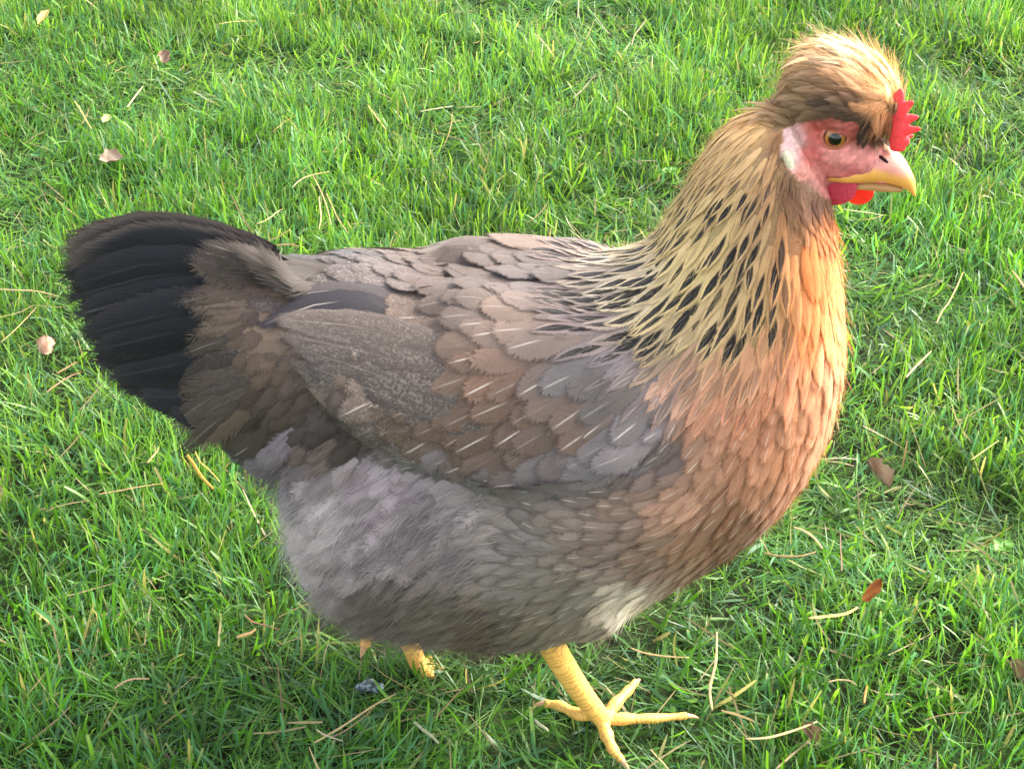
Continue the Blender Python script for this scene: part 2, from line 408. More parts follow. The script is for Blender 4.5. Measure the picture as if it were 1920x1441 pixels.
# apparent colours, sunlight on breast edge and crest top painted in: x, y, r, g, b (sRGB)
CM = np.array([
 (700,480,112,101,99),(560,490,110,97,90),(900,470,114,104,102),(1080,470,120,110,107),(1000,510,118,107,104),(860,560,114,100,92),(780,600,116,98,88),
 (960,600,136,116,104),(1080,600,128,116,112),(820,680,118,98,84),(900,720,122,94,78),(960,760,112,88,74),(1060,700,112,104,102),(1150,680,112,106,106),
 (860,820,92,74,60),(940,850,98,80,70),(1060,820,112,90,78),(1140,760,100,92,88),(1200,780,104,96,94),(760,780,86,70,56),(700,700,104,90,78),
 (600,620,110,92,78),(560,560,60,58,66),(640,580,66,64,70),
 (500,500,122,102,90),(440,520,104,88,80),(380,560,86,74,68),(420,640,104,86,74),(480,700,104,86,72),(430,760,74,62,56),(520,780,84,72,64),(560,860,76,66,62),(640,850,80,70,64),
 (1190,840,134,126,130),(1100,870,120,112,112),(1240,860,120,104,100),(1020,900,108,100,98),
 (1260,950,132,104,86),(1160,960,128,106,92),(1060,980,128,112,102),(1120,1040,124,106,94),(1200,1060,122,98,80),(1300,1040,126,94,70),(1380,1000,136,94,68),
 (1330,880,142,104,82),(1400,860,168,108,78),(1340,800,176,120,92),(1420,780,172,104,72),(1470,860,176,110,74),(1500,940,168,106,72),
 (1540,840,226,152,108),(1560,740,236,158,112),(1500,740,190,118,78),(1575,640,240,160,106),(1520,640,206,132,80),(1575,520,240,156,98),(1520,540,200,122,70),
 (1560,440,230,144,92),(1500,460,170,118,78),(1450,700,180,124,88),(1400,720,172,130,98),
 (1450,600,186,150,104),(1380,620,190,164,118),(1300,640,190,168,124),(1240,600,196,176,128),(1180,560,196,182,146),(1120,540,186,174,152),(1300,520,204,182,126),
 (1400,500,180,152,110),(1450,430,170,134,94),(1340,420,196,168,118),(1280,430,200,176,122),(1380,320,196,164,116),(1330,300,206,172,118),(1420,240,214,172,114),
 (1450,320,188,150,104),(1460,260,176,130,88),(1240,660,160,142,110),(1330,700,160,132,100),(1270,720,132,112,96),
 (640,960,146,137,141),(580,960,144,137,139),(560,1020,142,134,136),(700,920,132,123,128),(800,930,122,114,118),(880,950,112,106,106),(700,1020,124,116,120),
 (640,1080,120,112,114),(780,1040,112,104,106),(860,1040,112,106,108),(700,1140,84,76,72),(820,1140,92,84,78),(950,1000,124,116,112),(960,1100,126,118,110),
 (900,1190,80,70,60),(1000,1180,112,100,84),(1060,1130,118,108,94),(1100,1190,128,116,98),(1060,1220,110,96,78),(1165,1160,220,204,180),(1140,1185,170,150,128),
 (1530,388,124,86,70),(1500,372,142,106,82),(1478,345,140,106,80),(1462,300,120,88,66),(510,900,96,90,98),(450,820,64,54,50)], float)
CCM = np.array([(1690,130,250,226,178),(1640,90,248,224,180),(1600,110,244,214,168),(1550,90,226,188,140),(1500,105,210,166,116),(1480,140,168,128,90),
 (1660,170,236,186,128),(1620,160,216,164,116),(1570,150,164,124,92),(1520,150,150,118,88),(1480,190,160,128,94),(1520,200,142,114,86),(1570,200,116,92,72),(1580,224,72,54,44),(1540,226,100,78,60),(1610,240,54,42,36),
 (1600,190,120,88,66),(1640,200,186,128,82),(1660,230,150,96,62),(1640,262,46,38,36),(1600,232,70,56,44),(1560,216,92,74,58),(1540,222,120,92,68),(1480,222,146,116,82),(1668,255,50,40,38)], float)
_b = (CM[:, 0] > 1250) & (CM[:, 1] > 670) & (CM[:, 1] < 960); CM[_b, 2:] = CM[_b, 2:] * .6 + np.array([226, 168, 134]) * .4
CML = lin(CM[:, 2:]); CCML = lin(CCM[:, 2:])
K_FEATHER = 0.80
def fl_poly(q): return in_poly(q, FLUFFP)
def plum(p):
    q, isH = near_px2(p)
    c = idw(q, CM[:, :2], CML, power=4.0, soft=16)
    m = isH & crest_mask(q)
    if m.any(): c[m] = idw(q[m], CCM[:, :2], CCML, power=4.0, soft=9)
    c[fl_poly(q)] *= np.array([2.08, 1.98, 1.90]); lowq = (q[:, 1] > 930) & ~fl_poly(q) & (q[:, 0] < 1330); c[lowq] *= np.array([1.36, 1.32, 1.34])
    topq = np.clip((650 - q[:, 1]) / 110, 0, 1) * (q[:, 0] < 1100) * (q[:, 0] > 480); c *= (1 - .30 * topq)[:, None]  # belly lightened, back darkened in colour to even out light from above
    if m.any(): c[m] *= 1.18
    return c * K_FEATHER

# ------------------------------------------------------------------ hen root and body mesh
base = P(1040, 1300, 0.0); hen = bpy.data.objects.new('hen', None); COL.objects.link(hen)
hen.location = (0, 0, 0)
tag(hen, 'crested brown and grey hen with orange breast and black tail walking on grass', 'hen')
q, isH = near_px2(BV)
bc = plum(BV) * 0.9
face = isH & in_poly(q, FACE) & ~crest_mask(q)
hl = BV - HC; hf, hr, hu = hl @ HF, hl @ HR, hl @ HU
fc_ctrl = np.array([(1490,262,212,166,160),(1480,300,204,164,154),(1500,330,190,118,106),(1520,290,192,98,90),(1530,250,204,106,96),(1560,290,214,132,122),(1600,290,210,126,118),
 (1560,325,186,104,98),(1620,305,200,116,112),(1660,300,214,134,130),(1600,330,180,84,86),(1510,350,140,92,84),(1600,250,180,86,82),(1690,290,226,150,140),(1540,232,150,70,62)], float)
fcol = idw(q, fc_ctrl[:, :2], lin(fc_ctrl[:, 2:]), power=4, soft=11) * np.array([1.0, 1.12, 1.10])
bc[face] = fcol[face]
# wrinkled, pimpled facial skin
from mathutils import noise as mnoise
bnm = np.empty(nv * 3, np.float32); body_me.vertices.foreach_get('normal', bnm); bnm = bnm.reshape(-1, 3)
idx = np.where(face)[0]
for i in idx:
    p = Vector(BV[i]) * 260; nz = mnoise.fractal(p, 0.8, 2.1, 3)
    BV[i] += bnm[i] * (0.0009 * nz)
    k = 1.0 + 0.45 * mnoise.noise(p * 1.3) + .6 * max(0, mnoise.noise(p * 2.6))
    bc[i] = bc[i] * k
body_me.vertices.foreach_set('co', BV.astype(np.float32).ravel()); body_me.update()
a = body_me.attributes.new('fc', 'FLOAT_COLOR', 'POINT'); c_ = np.ones((nv, 4), np.float32); c_[:, :3] = bc
a.data.foreach_set('color', c_.ravel())
M_BODY = simple_mat('skin_and_down', None, 0.55, 0.3, attr='fc', noise=(420, 0.30), bump=(560, 0.9, 0.0011), sss=0.12)
body_me.materials.clear(); body_me.materials.append(M_BODY)
body_me.polygons.foreach_set('use_smooth', np.ones(len(body_me.polygons), bool))
body = bpy.data.objects.new('body', body_me); COL.objects.link(body); body.parent = hen; body_me.name = 'body'

# ------------------------------------------------------------------ feathers
NS, NW = 7, 5
XW = np.linspace(-1, 1, NW)
_i = np.arange(NS - 1)[:, None] * NW; _j = np.arange(NW - 1)[None]
FQ = np.stack([_i + _j, _i + _j + 1, _i + NW + _j + 1, _i + NW + _j], -1).reshape(-1, 4)
PROF = {'contour': np.array([.30, .70, .93, 1.0, 1.0, .92, .74]), 'hackle': np.array([.45, .85, 1.0, 1.0, .90, .66, .22]),
        'long': np.array([.45, .75, .92, 1.0, 1.0, .97, .80]), 'wisp': np.array([.5, .9, 1.0, .9, .7, .45, .12])}

class Batch:
    def __init__(s): s.S, s.N, s.W, s.pr, s.cup, s.fc, s.fe, s.fp, s.fq, s.kind, s.asym = ([] for _ in range(11))
    def add(s, spine, nrm, w, prof, cup, fc, fe, shaft, dark, fray, mott, darkw, kind, asym=0.0):
        s.S.append(spine); s.N.append(nrm); s.W.append(w); s.pr.append(PROF[prof]); s.cup.append(cup)
        s.fc.append(fc); s.fe.append(fe); s.fp.append((shaft, dark, random.random())); s.fq.append((fray, mott, darkw)); s.kind.append(kind); s.asym.append(asym)
    def build(s):
        S = np.array(s.S); N = unit(np.array(s.N)); W = np.array(s.W)[:, None] * np.array(s.pr)
        T = unit(np.gradient(S, axis=1)); side = unit(np.cross(N, T)); N2 = np.cross(T, side)
        x = XW[None, None, :, None]
        V = S[:, :, None] + side[:, :, None] * x * W[:, :, None, None] - N2[:, :, None] * (x ** 2) * (W * np.array(s.cup)[:, None])[:, :, None, None]
        n = len(S); V = V.reshape(n, -1, 3)
        uv = np.stack(np.broadcast_arrays(((XW + 1) / 2)[None, :], np.linspace(0, 1, NS)[:, None]), -1).reshape(-1, 2)
        return V, uv, [np.array(a_, float) for a_ in (s.fc, s.fe, s.fp, s.fq)]

def emit(V, uv, att, sel, name, parent, kind=None):
    n = len(sel); k = V.shape[1]
    v = V[sel].reshape(-1, 3); F = (FQ[None] + (np.arange(n) * k)[:, None, None]).reshape(-1, 4)
    cols = {nm: np.repeat(a_[sel], k, axis=0) for nm, a_ in zip(('fc', 'fe', 'fp', 'fq'), att)}
    o = mesh_obj(name, v, F, M_FEATHER, parent, np.tile(uv, (n, 1)), cols)
    if kind: o['kind'] = kind
    return o

def nearest(p):
    r = BVH.find_nearest(Vector(p)); return np.array(r[0]), np.array(r[1])

def grow(p0, n0, L, l0, l1, jit=0.0, curl=0.0):
    """spine following the plumage flow over the body, rising from l0 to l1 above it"""
    S = np.zeros((NS, 3)); N = np.zeros((NS, 3)); p, n = np.array(p0), np.array(n0)
    ja = random.gauss(0, jit); d = None
    for k in range(NS):
        t = k / (NS - 1)
        S[k] = p + n * (l0 + (l1 - l0) * t + curl * t * t); N[k] = n
        if k in (0, 3):
            f = flow(p[None])[0]; f = f + np.cross(n, f) * ja
        d = unit(f - n * (f @ n)) if np.linalg.norm(f - n * (f @ n)) > .15 else (d if d is not None else unit(f))
        if k < NS - 1:
            ht = p + d * (L / (NS - 1)); pp, nn = nearest(ht)
            # run straight off the body where it falls away (rump, crest edge)
            p = pp if np.linalg.norm(pp - ht) < L * .35 else ht
            n = unit(n * 0.45 + nn * 0.55)
    return S, N

area = np.linalg.norm(np.cross(BV[TRI[:, 1]] - BV[TRI[:, 0]], BV[TRI[:, 2]] - BV[TRI[:, 0]]), axis=1); pcum = np.cumsum(area); pcum /= pcum[-1]
def scatter(n):
    t = np.searchsorted(pcum, rng.random(n)); a_, b_ = rng.random(n), rng.random(n); m = a_ + b_ > 1; a_[m] = 1 - a_[m]; b_[m] = 1 - b_[m]
    A, B, C = BV[TRI[t, 0]], BV[TRI[t, 1]], BV[TRI[t, 2]]
    p = A + (B - A) * a_[:, None] + (C - A) * b_[:, None]; nn = unit(np.cross(B - A, C - A)); return p, nn

pts, nrm = scatter(60000)
qq, isH = near_px2(pts)
crest = isH & crest_mask(qq); facem = isH & in_poly(qq, FACE) & ~crest
neck = in_poly(qq, NECK) & ~crest & ~facem; backm = in_poly(qq, BACK) & ~neck; fluff = in_poly(qq, FLUFFP)
throat = in_poly(qq, [(1460,250),(1500,360),(1600,375),(1600,470),(1530,450),(1480,400),(1455,330)]) & ~facem
kindv = np.full(len(pts), 'breast_feather', dtype=object)
kindv[fluff] = 'fluff'; kindv[backm] = 'covert_feather'; kindv[neck] = 'hackle_feather'; kindv[throat] = 'throat'; kindv[crest] = 'crest_feather'; kindv[facem] = ''
tailc = (qq[:, 0] < 560) & (qq[:, 1] < 860); kindv[tailc & ~facem] = 'tail_covert'
kindv[in_poly(qq, [(440,560),(560,560),(690,560),(715,640),(740,770),(800,850),(960,930),(900,940),(700,870),(560,790),(440,690)])] = 'breast_feather'
SP_R = {'breast_feather': .0078, 'fluff': .0088, 'covert_feather': .0092, 'hackle_feather': .0062, 'throat': .0036, 'crest_feather': .0036, 'tail_covert': .0105, '': 1}
grid = {}; keep = []
for i in range(len(pts)):
    kd = kindv[i]
    if not kd: continue
    r = SP_R[kd]
    if kd == 'hackle_feather' and qq[i, 1] < 360: r *= .78
    if pts[i, 1] > .03 and kd not in ('crest_feather',): r *= 1.35
    c = tuple((pts[i] / .0105).astype(int)); ok = True
    for dx in (-1, 0, 1):
        for dy in (-1, 0, 1):
            for dz in (-1, 0, 1):
                for j in grid.get((c[0] + dx, c[1] + dy, c[2] + dz), ()):
                    if ((pts[i] - pts[j]) ** 2).sum() < r * r: ok = False; break
                if not ok: break
            if not ok: break
        if not ok: break
    if ok: keep.append(i); grid.setdefault(c, []).append(i)
print('feathers', len(keep))

def sm(a_, b_, x): t = min(1, max(0, (x - a_) / (b_ - a_))); return t * t * (3 - 2 * t)
B = Batch()
G_ = random.gauss
for i in keep:
    kd = kindv[i]; p, n = pts[i], nrm[i]; x, y = qq[i]
    if kd == 'hackle_feather':
        big = sm(260, 520, y) ; L = .022 + .019 * big; W = .0024 + .0021 * big; l1 = .0019
        S, N = grow(p, n, L * (1 + G_(0, .1)), .0004, l1 + abs(G_(0, .0008)), .07)
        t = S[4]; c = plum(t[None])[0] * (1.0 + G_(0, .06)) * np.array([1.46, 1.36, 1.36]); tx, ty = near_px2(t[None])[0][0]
        dk = sm(300, 400, ty) * (1 - sm(1440, 1520, tx)) * (1 - 0.75 * sm(640, 720, ty) ) 
        dk = max(dk, .45 * sm(210, 260, ty) * (1 - sm(1400, 1450, tx)) * sm(0, .5, random.random()))
        dk *= (1 if random.random() < .86 else .3)
        edge = c * 1.04
        B.add(S, N, W, 'hackle', .25, c, edge, .22 + .5 * sm(640, 720, ty) * random.random(), min(1, dk * 1.15), .40, 0, .34 + .26 * random.random(), kd)
    elif kd == 'covert_feather':
        wing = sm(520, 620, y); L = .030 + .014 * wing; W = .0085 + .0030 * wing
        S, N = grow(p, n, L * (1 + G_(0, .08)), .0005, .0030 + abs(G_(0, .0007)), .05)
        t = S[4]; c = plum(t[None])[0] * (1 + G_(0, .05))
        tx, ty = near_px2(t[None])[0][0]
        sh = random.random() ** 1.5 * (0.15 + .85 * sm(540, 620, ty)) * (1 - .9 * sm(680, 560, tx)) * .75
        B.add(S, N, W, 'contour', .18, c, c * 1.14, sh, 0, .35, .15 + .5 * sm(820, 700, tx), .3, kd)
    elif kd == 'breast_feather':
        L, W = .025, .0062
        if x > 1540: W *= .8
        S, N = grow(p, n, L * (1 + G_(0, .1)), .0004, .0022 + abs(G_(0, .0007)), .12)
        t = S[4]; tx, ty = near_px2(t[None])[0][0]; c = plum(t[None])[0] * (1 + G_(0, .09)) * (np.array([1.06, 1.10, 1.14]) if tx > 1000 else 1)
        B.add(S, N, W, 'contour', .22, c, c * 1.14, (sm(900, 980, tx)) * (random.random() < .55) * (.45 + .5 * random.random()) if tx < 1510 else .08, 0, .75, 0, .3, kd)
    elif kd == 'tail_covert':
        S, N = grow(p, n, .042 * (1 + G_(0, .12)), .0005, .005 + abs(G_(0, .0015)), .12)
        c = plum(S[4][None])[0] * (1 + G_(0, .12))
        c = c * 1.15; B.add(S, N, .0085, 'contour', .2, c, c * 1.35, .35 * random.random() ** 2, 0, .8, 0, .3, kd)
    elif kd == 'fluff':
        S, N = grow(p, n, .026 * (1 + G_(0, .15)), .0003, .0045 + abs(G_(0, .0025)), .22, .001)
        c = plum(S[4][None])[0] * min(1.28, max(.6, 1 + G_(0, .26)))
        B.add(S, N, .0075, 'contour', .25, c, c * 1.22, .10 * random.random(), 0, 1.6, 0, .3, 'down_feather')
    elif kd == 'throat':
        S, N = grow(p, n, .012, .0002, .0018, .2)
        c = plum(S[3][None])[0] * (1 + G_(0, .15)); 
        if x < 1490 : c = c * .75
        B.add(S, N, .0020, 'hackle', .2, c, c, 0, 0, .9, 0, .3, 'throat_feather')
    elif kd == 'crest_feather':
        edge = sm(1560, 1460, x) * .6 + sm(150, 90, y) * .7
        L = .019 + .010 * random.random()
        if y > 190 and x > 1500: L = .012
        S, N = grow(p, n, L, .0003, .0022 + .007 * random.random() * edge + .003 * random.random(), .22, .0012)
        if y > 208 and 1530 < x < 1622: L = .006
        if y > 218 and 1535 < x < 1615: continue
        t = S[1]; c = plum(t[None])[0] * (1 + G_(0, .18))
        if random.random() < .12: c = c * .55
        B.add(S, N, .0020 + .0016 * random.random(), 'wisp', .3, c, c * 1.2, .3 * random.random(), 0, .7, 0, .3, kd)
# ------------------------------------------------------------------ wing quills, tail
def hit(px, py, mirror=False):
    d = ray(px, py); r = BVH.ray_cast(Vector(CAM), Vector(unit(d)))
    if r[0] is None: r = BVH.find_nearest(Vector(P(px, py, -.05)))
    return np.array(r[0]), np.array(r[1])
def poly_spine(pts_px, n=NS):
    return catmull(np.array(pts_px, float), np.linspace(0, 1, n))
def mirror_add(S, N, *args, **kw):
    B.add(S, N, *args, **kw)
    S2, N2 = S.copy(), N.copy(); S2[:, 1] *= -1; N2[:, 1] *= -1
    B.add(S2, N2, *args, **kw)
def bez(pl):
    pl = np.array(pl, float); t = np.linspace(0, 1, NS)
    return catmull(pl, t)
WQ = [  # root..tip, half width m, lift, colour, mottle, shaft
 ([(1030,912),(905,893),(778,846),(652,784),(572,708)], .0085, .0046, (78,67,60), .35, .1),
 ([(1010,885),(880,842),(740,782),(600,706),(540,668)], .0100, .0048, (78,68,62), .55, .1),
 ([(990,840),(850,790),(710,735),(575,678)], .0110, .0052, (80,70,65), .75, .1),
 ([(970,800),(830,745),(690,695),(548,648)], .0115, .0056, (82,72,67), .85, .1),
 ([(940,740),(800,690),(670,655),(520,628)], .0115, .0060, (86,75,70), .75, .1),
 ([(920,690),(790,640),(660,614),(506,604)], .0110, .0066, (88,78,73), .6, .1),
 ([(760,592),(690,572),(600,566),(486,620)], .0085, .0072, (52,49,53), .0, .5),
 ([(770,562),(700,552),(620,550),(530,566)], .0070, .0050, (74,68,68), .1, .2),
]
for wi, (pl, hw, lift, c, mo, sh) in enumerate(WQ):
    pp = bez(pl); S, N = [], []
    for k, (x, y) in enumerate(pp):
        h, n = hit(x, y); S.append(h + n * (.0008 + (lift - .0008) * min(1, k / 2.6))); N.append(n)
    S = np.array(S); N = np.array(N)
    ker = np.array([.25, .5, .25])
    for _ in range(4): S[1:-1] = .25 * S[:-2] + .5 * S[1:-1] + .25 * S[2:]; N[1:-1] = .25 * N[:-2] + .5 * N[1:-1] + .25 * N[2:]
    lc = lin(c, K_FEATHER)
    args = (hw, 'long', .12, lc, lc * (3.2 if wi == 0 else 1.5) if mo > .2 else lc, sh, 0, .10, mo * .8, .3, 'wing_feather')
    (mirror_add if wi < 4 else B.add)(S, N, *args)

TQ = [([(505,488),(400,462),(260,446),(96,480)], .0145), ([(515,512),(400,490),(260,484),(90,528)], .0150), ([(540,545),(400,520),(270,524),(98,574)], .0160),
      ([(535,585),(400,575),(285,590),(128,632)], .0160), ([(525,630),(405,632),(300,652),(158,680)], .0155), ([(515,675),(415,690),(325,708),(205,722)], .0145),
      ([(505,718),(435,742),(370,756),(270,750)], .0125), ([(500,745),(450,772),(400,786),(335,774)], .0105)]
TT = []
for k in range(len(TQ) - 1):                          # a second feather between each two
    TT.append(TQ[k]); TT.append(([((a1 + a2) / 2 + (8 if j == 3 else 0) + G_(0, 3), (b1 + b2) / 2 + G_(0, 3)) for j, ((a1, b1), (a2, b2)) in enumerate(zip(TQ[k][0], TQ[k + 1][0]))], (TQ[k][1] + TQ[k + 1][1]) / 2))
TT.append(TQ[-1])
for side in (-1, 1):
    for k, (pl, hw) in enumerate(TT):
        pp = bez(pl); y0 = -.008 - .0016 * k + (.001 if side > 0 else 0)
        S = np.array([P(x, y, y0) for x, y in pp])
        S[:, 1] = S[:, 1] + np.linspace(.004, .002, NS) * (1 if k < 6 else -1) - .0012 * (k % 2)
        N = np.tile(unit(np.array([0.06, -1.0, .10 + .022 * k])), (NS, 1))
        c = lin((27, 27, 31)) * (1 + .15 * G_(0, 1)); e = lin((42, 39, 40)) if k > 1 else lin((86, 76, 70))
        if side > 0:
            S[:, 1] *= -1; N[:, 1] *= -1
        B.add(S, N, hw, 'long', .22, c, e, .02 if k != 5 else .15, 0, .22, .0, .3, 'tail_feather')
# soft coverts running out over the tail roots: they leave the rump and then run free
for k in range(46):
    y = 492 + 234 * (k + random.random()) / 46; x0 = 610 - 50 * random.random() - (y - 500) * .16
    L = 150 + 110 * random.random(); tilt = .02 + .34 * sm(500, 740, y) + G_(0, .07)
    if y < 540: L = 190 + 40 * random.random(); tilt = -.16 + .1 * random.random()
    if x0 - L < 310: L = x0 - 285 - 130 * random.random()
    pl = [(x0, y), (x0 - L * .4, y - 6 + L * .4 * tilt * .7), (x0 - L * .75, y - 2 + L * .75 * tilt), (x0 - L, y + 6 + L * tilt * 1.2)]
    pp = bez(pl); S, N = [], []
    for kk, (x, yy_) in enumerate(pp):
        if x > 455 or kk < 2:
            h, n = hit(x, yy_); pt = h + n * (.0012 + .0007 * kk); Yl = pt[1]
        else:
            Yl = Yl + .0035; pt = P(x, yy_, min(Yl, -.004 - .022 * math.sin(3.14 * min(1, max(0, (yy_ - 440) / 380))))); n = unit(.6 * n + .4 * np.array([.05, -1, .25]))
        S.append(pt); N.append(n)
    S, N = np.array(S), np.array(N)
    for _ in range(3): S[1:-1] = .25 * S[:-2] + .5 * S[1:-1] + .25 * S[2:]; N[1:-1] = .25 * N[:-2] + .5 * N[1:-1] + .25 * N[2:]
    tipx = pp[-1][0]; f = sm(300, 440, tipx) * (1 if y > 540 else .35)
    c = lin((64, 56, 52)) * (1 - f) + lin((126, 104, 87)) * f; c = c * (1 + G_(0, .18))
    a_ = (.0080 + .003 * random.random(), 'contour', .3, c, c * 1.5, .25 * random.random() ** 3, 0, .85, .15, .3, 'tail_covert')
    B.add(S, N, *a_)
    if y > 580:
        S2, N2 = S.copy(), N.copy(); S2[:, 1] *= -1; N2[:, 1] *= -1; B.add(S2, N2, *a_)

for k in range(22):                                   # the saddle runs up onto the tail
    x0 = 680 - 60 * random.random(); y0 = 484 + 34 * random.random(); L = 190 + 90 * random.random(); up_ = 30 + 22 * random.random()
    pp = bez([(x0, y0), (x0 - L * .35, y0 - up_ * .05), (x0 - L * .7, y0 - up_ * .35), (x0 - L, y0 - up_ * .85)]); S, N = [], []; Yl = -.01
    for kk, (x, yy_) in enumerate(pp):
        if x > 500 or kk < 2:
            h, n = hit(x, max(yy_, 486)); pt = h + n * (.0012 + .0007 * kk); Yl = pt[1]
        else:
            Yl = Yl * .8 - .0012; pt = P(x, yy_, Yl); n = unit(.7 * n + .3 * np.array([.2, -.8, .6]))
        S.append(pt); N.append(n)
    S, N = np.array(S), np.array(N)
    for _ in range(3): S[1:-1] = .25 * S[:-2] + .5 * S[1:-1] + .25 * S[2:]; N[1:-1] = .25 * N[:-2] + .5 * N[1:-1] + .25 * N[2:]
    c = lin((62, 55, 50)) * (1 + G_(0, .16))
    B.add(S, N, .0085, 'contour', .3, c, c * 1.4, .3 * random.random() ** 3, 0, .7, 0, .3, 'tail_covert')

# ------------------------------------------------------------------ emit feathers: the largest of each kind one by one, the rest in one mass
V, uv, att = B.build(); kinds = np.array(B.kind, dtype=object)
cen = V[:, 17]; pj = proj(cen); nn_ = unit(np.array(B.N)[:, 4]); view = unit(CAM - cen)
W_ = np.array(B.W); L_ = np.linalg.norm(np.array(B.S)[:, -1] - np.array(B.S)[:, 0], axis=1)
facing = (nn_ * view).sum(1)
vis = (facing > .05) & (pj[:, 0] > 0) & (pj[:, 0] < 1920)
LIM = {'hackle_feather': 290, 'covert_feather': 290, 'breast_feather': 290, 'tail_covert': 130, 'wing_feather': 40, 'tail_feather': 40, 'crest_feather': 120, 'down_feather': 150, 'throat_feather': 0}
rest = np.ones(len(V), bool)
for kd, lim in LIM.items():
    s_ = np.where((kinds == kd) & (vis if kd not in ('wing_feather', 'tail_feather') else True))[0]
    s_ = s_[np.argsort(-(W_[s_] * L_[s_] * np.maximum(facing[s_], .1)))][:lim]
    for i in s_: emit(V, uv, att, np.array([i]), kd, hen)
    rest[s_] = False
emit(V, uv, att, np.where(rest)[0], 'plumage', hen, 'stuff')

# loose down: fine strands over the fluff, the belly edge, neck and crest
def strands(p, n, d, L, w, col, bend, ns=4):
    m = len(p); t = np.linspace(0, 1, ns)[None, :, None]
    r = rng.normal(size=(m, 3)); r = r - d * (r * d).sum(1, keepdims=True); r = unit(r)
    L = np.broadcast_to(L, (m,))[:, None, None]; w = np.broadcast_to(w, (m,))
    S = p[:, None] + d[:, None] * L * t + r[:, None] * bend * L * t ** 2 - np.array([0, 0, 1.0]) * 0.12 * L * t ** 2
    side = unit(np.cross(d, view_dir(p)))
    ww = (w[:, None] * np.linspace(1, .25, ns)[None])[..., None]
    A, Bq = S - side[:, None] * ww / 2, S + side[:, None] * ww / 2
    V = np.stack([A, Bq], 2).reshape(m, -1, 3); k = ns * 2
    i = np.arange(ns - 1) * 2; q = np.stack([i, i + 1, i + 3, i + 2], -1)
    F = (q[None] + (np.arange(m) * k)[:, None, None]).reshape(-1, 4)
    return V.reshape(-1, 3), F, np.repeat(col, k, axis=0)
def view_dir(p):  # strands are ribbons turned at random about their own axis
    return unit(rng.normal(size=(len(p), 3)) + np.array([0, -.6, .5]))
sp_, sn = scatter(200000); sq, sH = near_px2(sp_)
cr = sH & crest_mask(sq); fa = sH & in_poly(sq, FACE) & ~cr
fl = in_poly(sq, FLUFFP); nk = in_poly(sq, NECK) & ~cr & ~fa
low = (sq[:, 1] > 700) & ~fl
pr = np.where(fl, .26, np.where(cr, .55, np.where(nk, .12, np.where(low, .10, .04)))); pr[fa] = 0; pr[sp_[:, 1] > .03] *= .4
ts = (~fa) & (sq[:, 0] < 1500) & (sq[:, 0] > 1455) & (sq[:, 1] > 240) & (sq[:, 1] < 420); pr[ts] = .8
k_ = rng.random(len(sp_)) < pr
sp_, sn, sq, cr, fl, nk = sp_[k_], sn[k_], sq[k_], cr[k_], fl[k_], nk[k_]
fd = flow(sp_); fd = unit(fd - sn * (fd * sn).sum(1, keepdims=True))
out = np.where(fl, .42, np.where(cr, .20, .16)) * (.4 + 1.2 * rng.random(len(sp_)))
out = np.where(fl & (sq[:, 0] < 640), out * 1.8, out)
d_ = unit(fd + sn * out[:, None] + rng.normal(size=fd.shape) * .16)
L_s = np.where(fl, .015, np.where(cr, np.where((sq[:,1]>185)&(sq[:,0]>1500), .008, .016), .011)) * (.6 + .8 * rng.random(len(sp_)))
cs = plum(sp_) * (1.05 + .30 * rng.normal(size=(len(sp_), 1))).clip(.45, 1.7)
off = np.where(fl, .0028, np.where(cr, .0010, .0018))
sv, sf, sc_ = strands(sp_ + sn * off[:, None], sn, d_, L_s, np.where(fl, .00020, .00022), cs, .25)
mesh_obj('down_strands', sv, sf, M_FLUFF, hen, None, {'fc': sc_})['kind'] = 'stuff'
print('strands', len(sp_))

# ------------------------------------------------------------------ head details
def Hpx(px, py, r):
    d = ray(px, py); o = HC + HR * r; t = ((o - CAM) @ HR) / (d @ HR); return CAM + d * t
def remesh_obj(name, shapes, voxel, mat, parent, colfun=None, disp=None):
    me = build_union(shapes, voxel); n = len(me.vertices)
    co = np.empty(n * 3, np.float32); me.vertices.foreach_get('co', co); co = co.reshape(-1, 3).astype(float)
    if disp is not None:
        nm = np.empty(n * 3, np.float32); me.vertices.foreach_get('normal', nm)
        co = disp(co, nm.reshape(-1, 3).astype(float)); me.vertices.foreach_set('co', co.astype(np.float32).ravel()); me.update()
    if colfun is not None:
        at = me.attributes.new('fc', 'FLOAT_COLOR', 'POINT'); c = np.ones((n, 4), np.float32); c[:, :3] = colfun(co); at.data.foreach_set('color', c.ravel())
    me.polygons.foreach_set('use_smooth', np.ones(len(me.polygons), bool)); me.materials.append(mat)
    me.name = name; o = bpy.data.objects.new(name, me); COL.objects.link(o); o.parent = parent; return o
def tube(path, rad, ns=14, flat=None):
    """closed tube through points with radii; flat=(axis, factor) squashes along an axis"""
    path = np.asarray(path, float); n = len(path); T = unit(np.gradient(path, axis=0)); V = []
    ref = np.array([0.0, 0, 1]) if abs(T[0][2]) < .9 else np.array([1.0, 0, 0])
    for p, t, r in zip(path, T, rad):
        a_ = unit(np.cross(t, ref)); b_ = np.cross(t, a_); an = np.linspace(0, 2 * np.pi, ns, endpoint=False)
        V.append(p + r * (np.cos(an)[:, None] * a_ + np.sin(an)[:, None] * b_))
    V = np.vstack(V)
    if flat is not None:
        ax, f = flat; c = path.mean(0); V = V - ((V - c) @ ax)[:, None] * ax * (1 - f)
    F = [(i * ns + j, i * ns + (j + 1) % ns, (i + 1) * ns + (j + 1) % ns, (i + 1) * ns + j) for i in range(n - 1) for j in range(ns)]
    F += [tuple(range(ns))[::-1], tuple((n - 1) * ns + j for j in range(ns))]
    return V, F
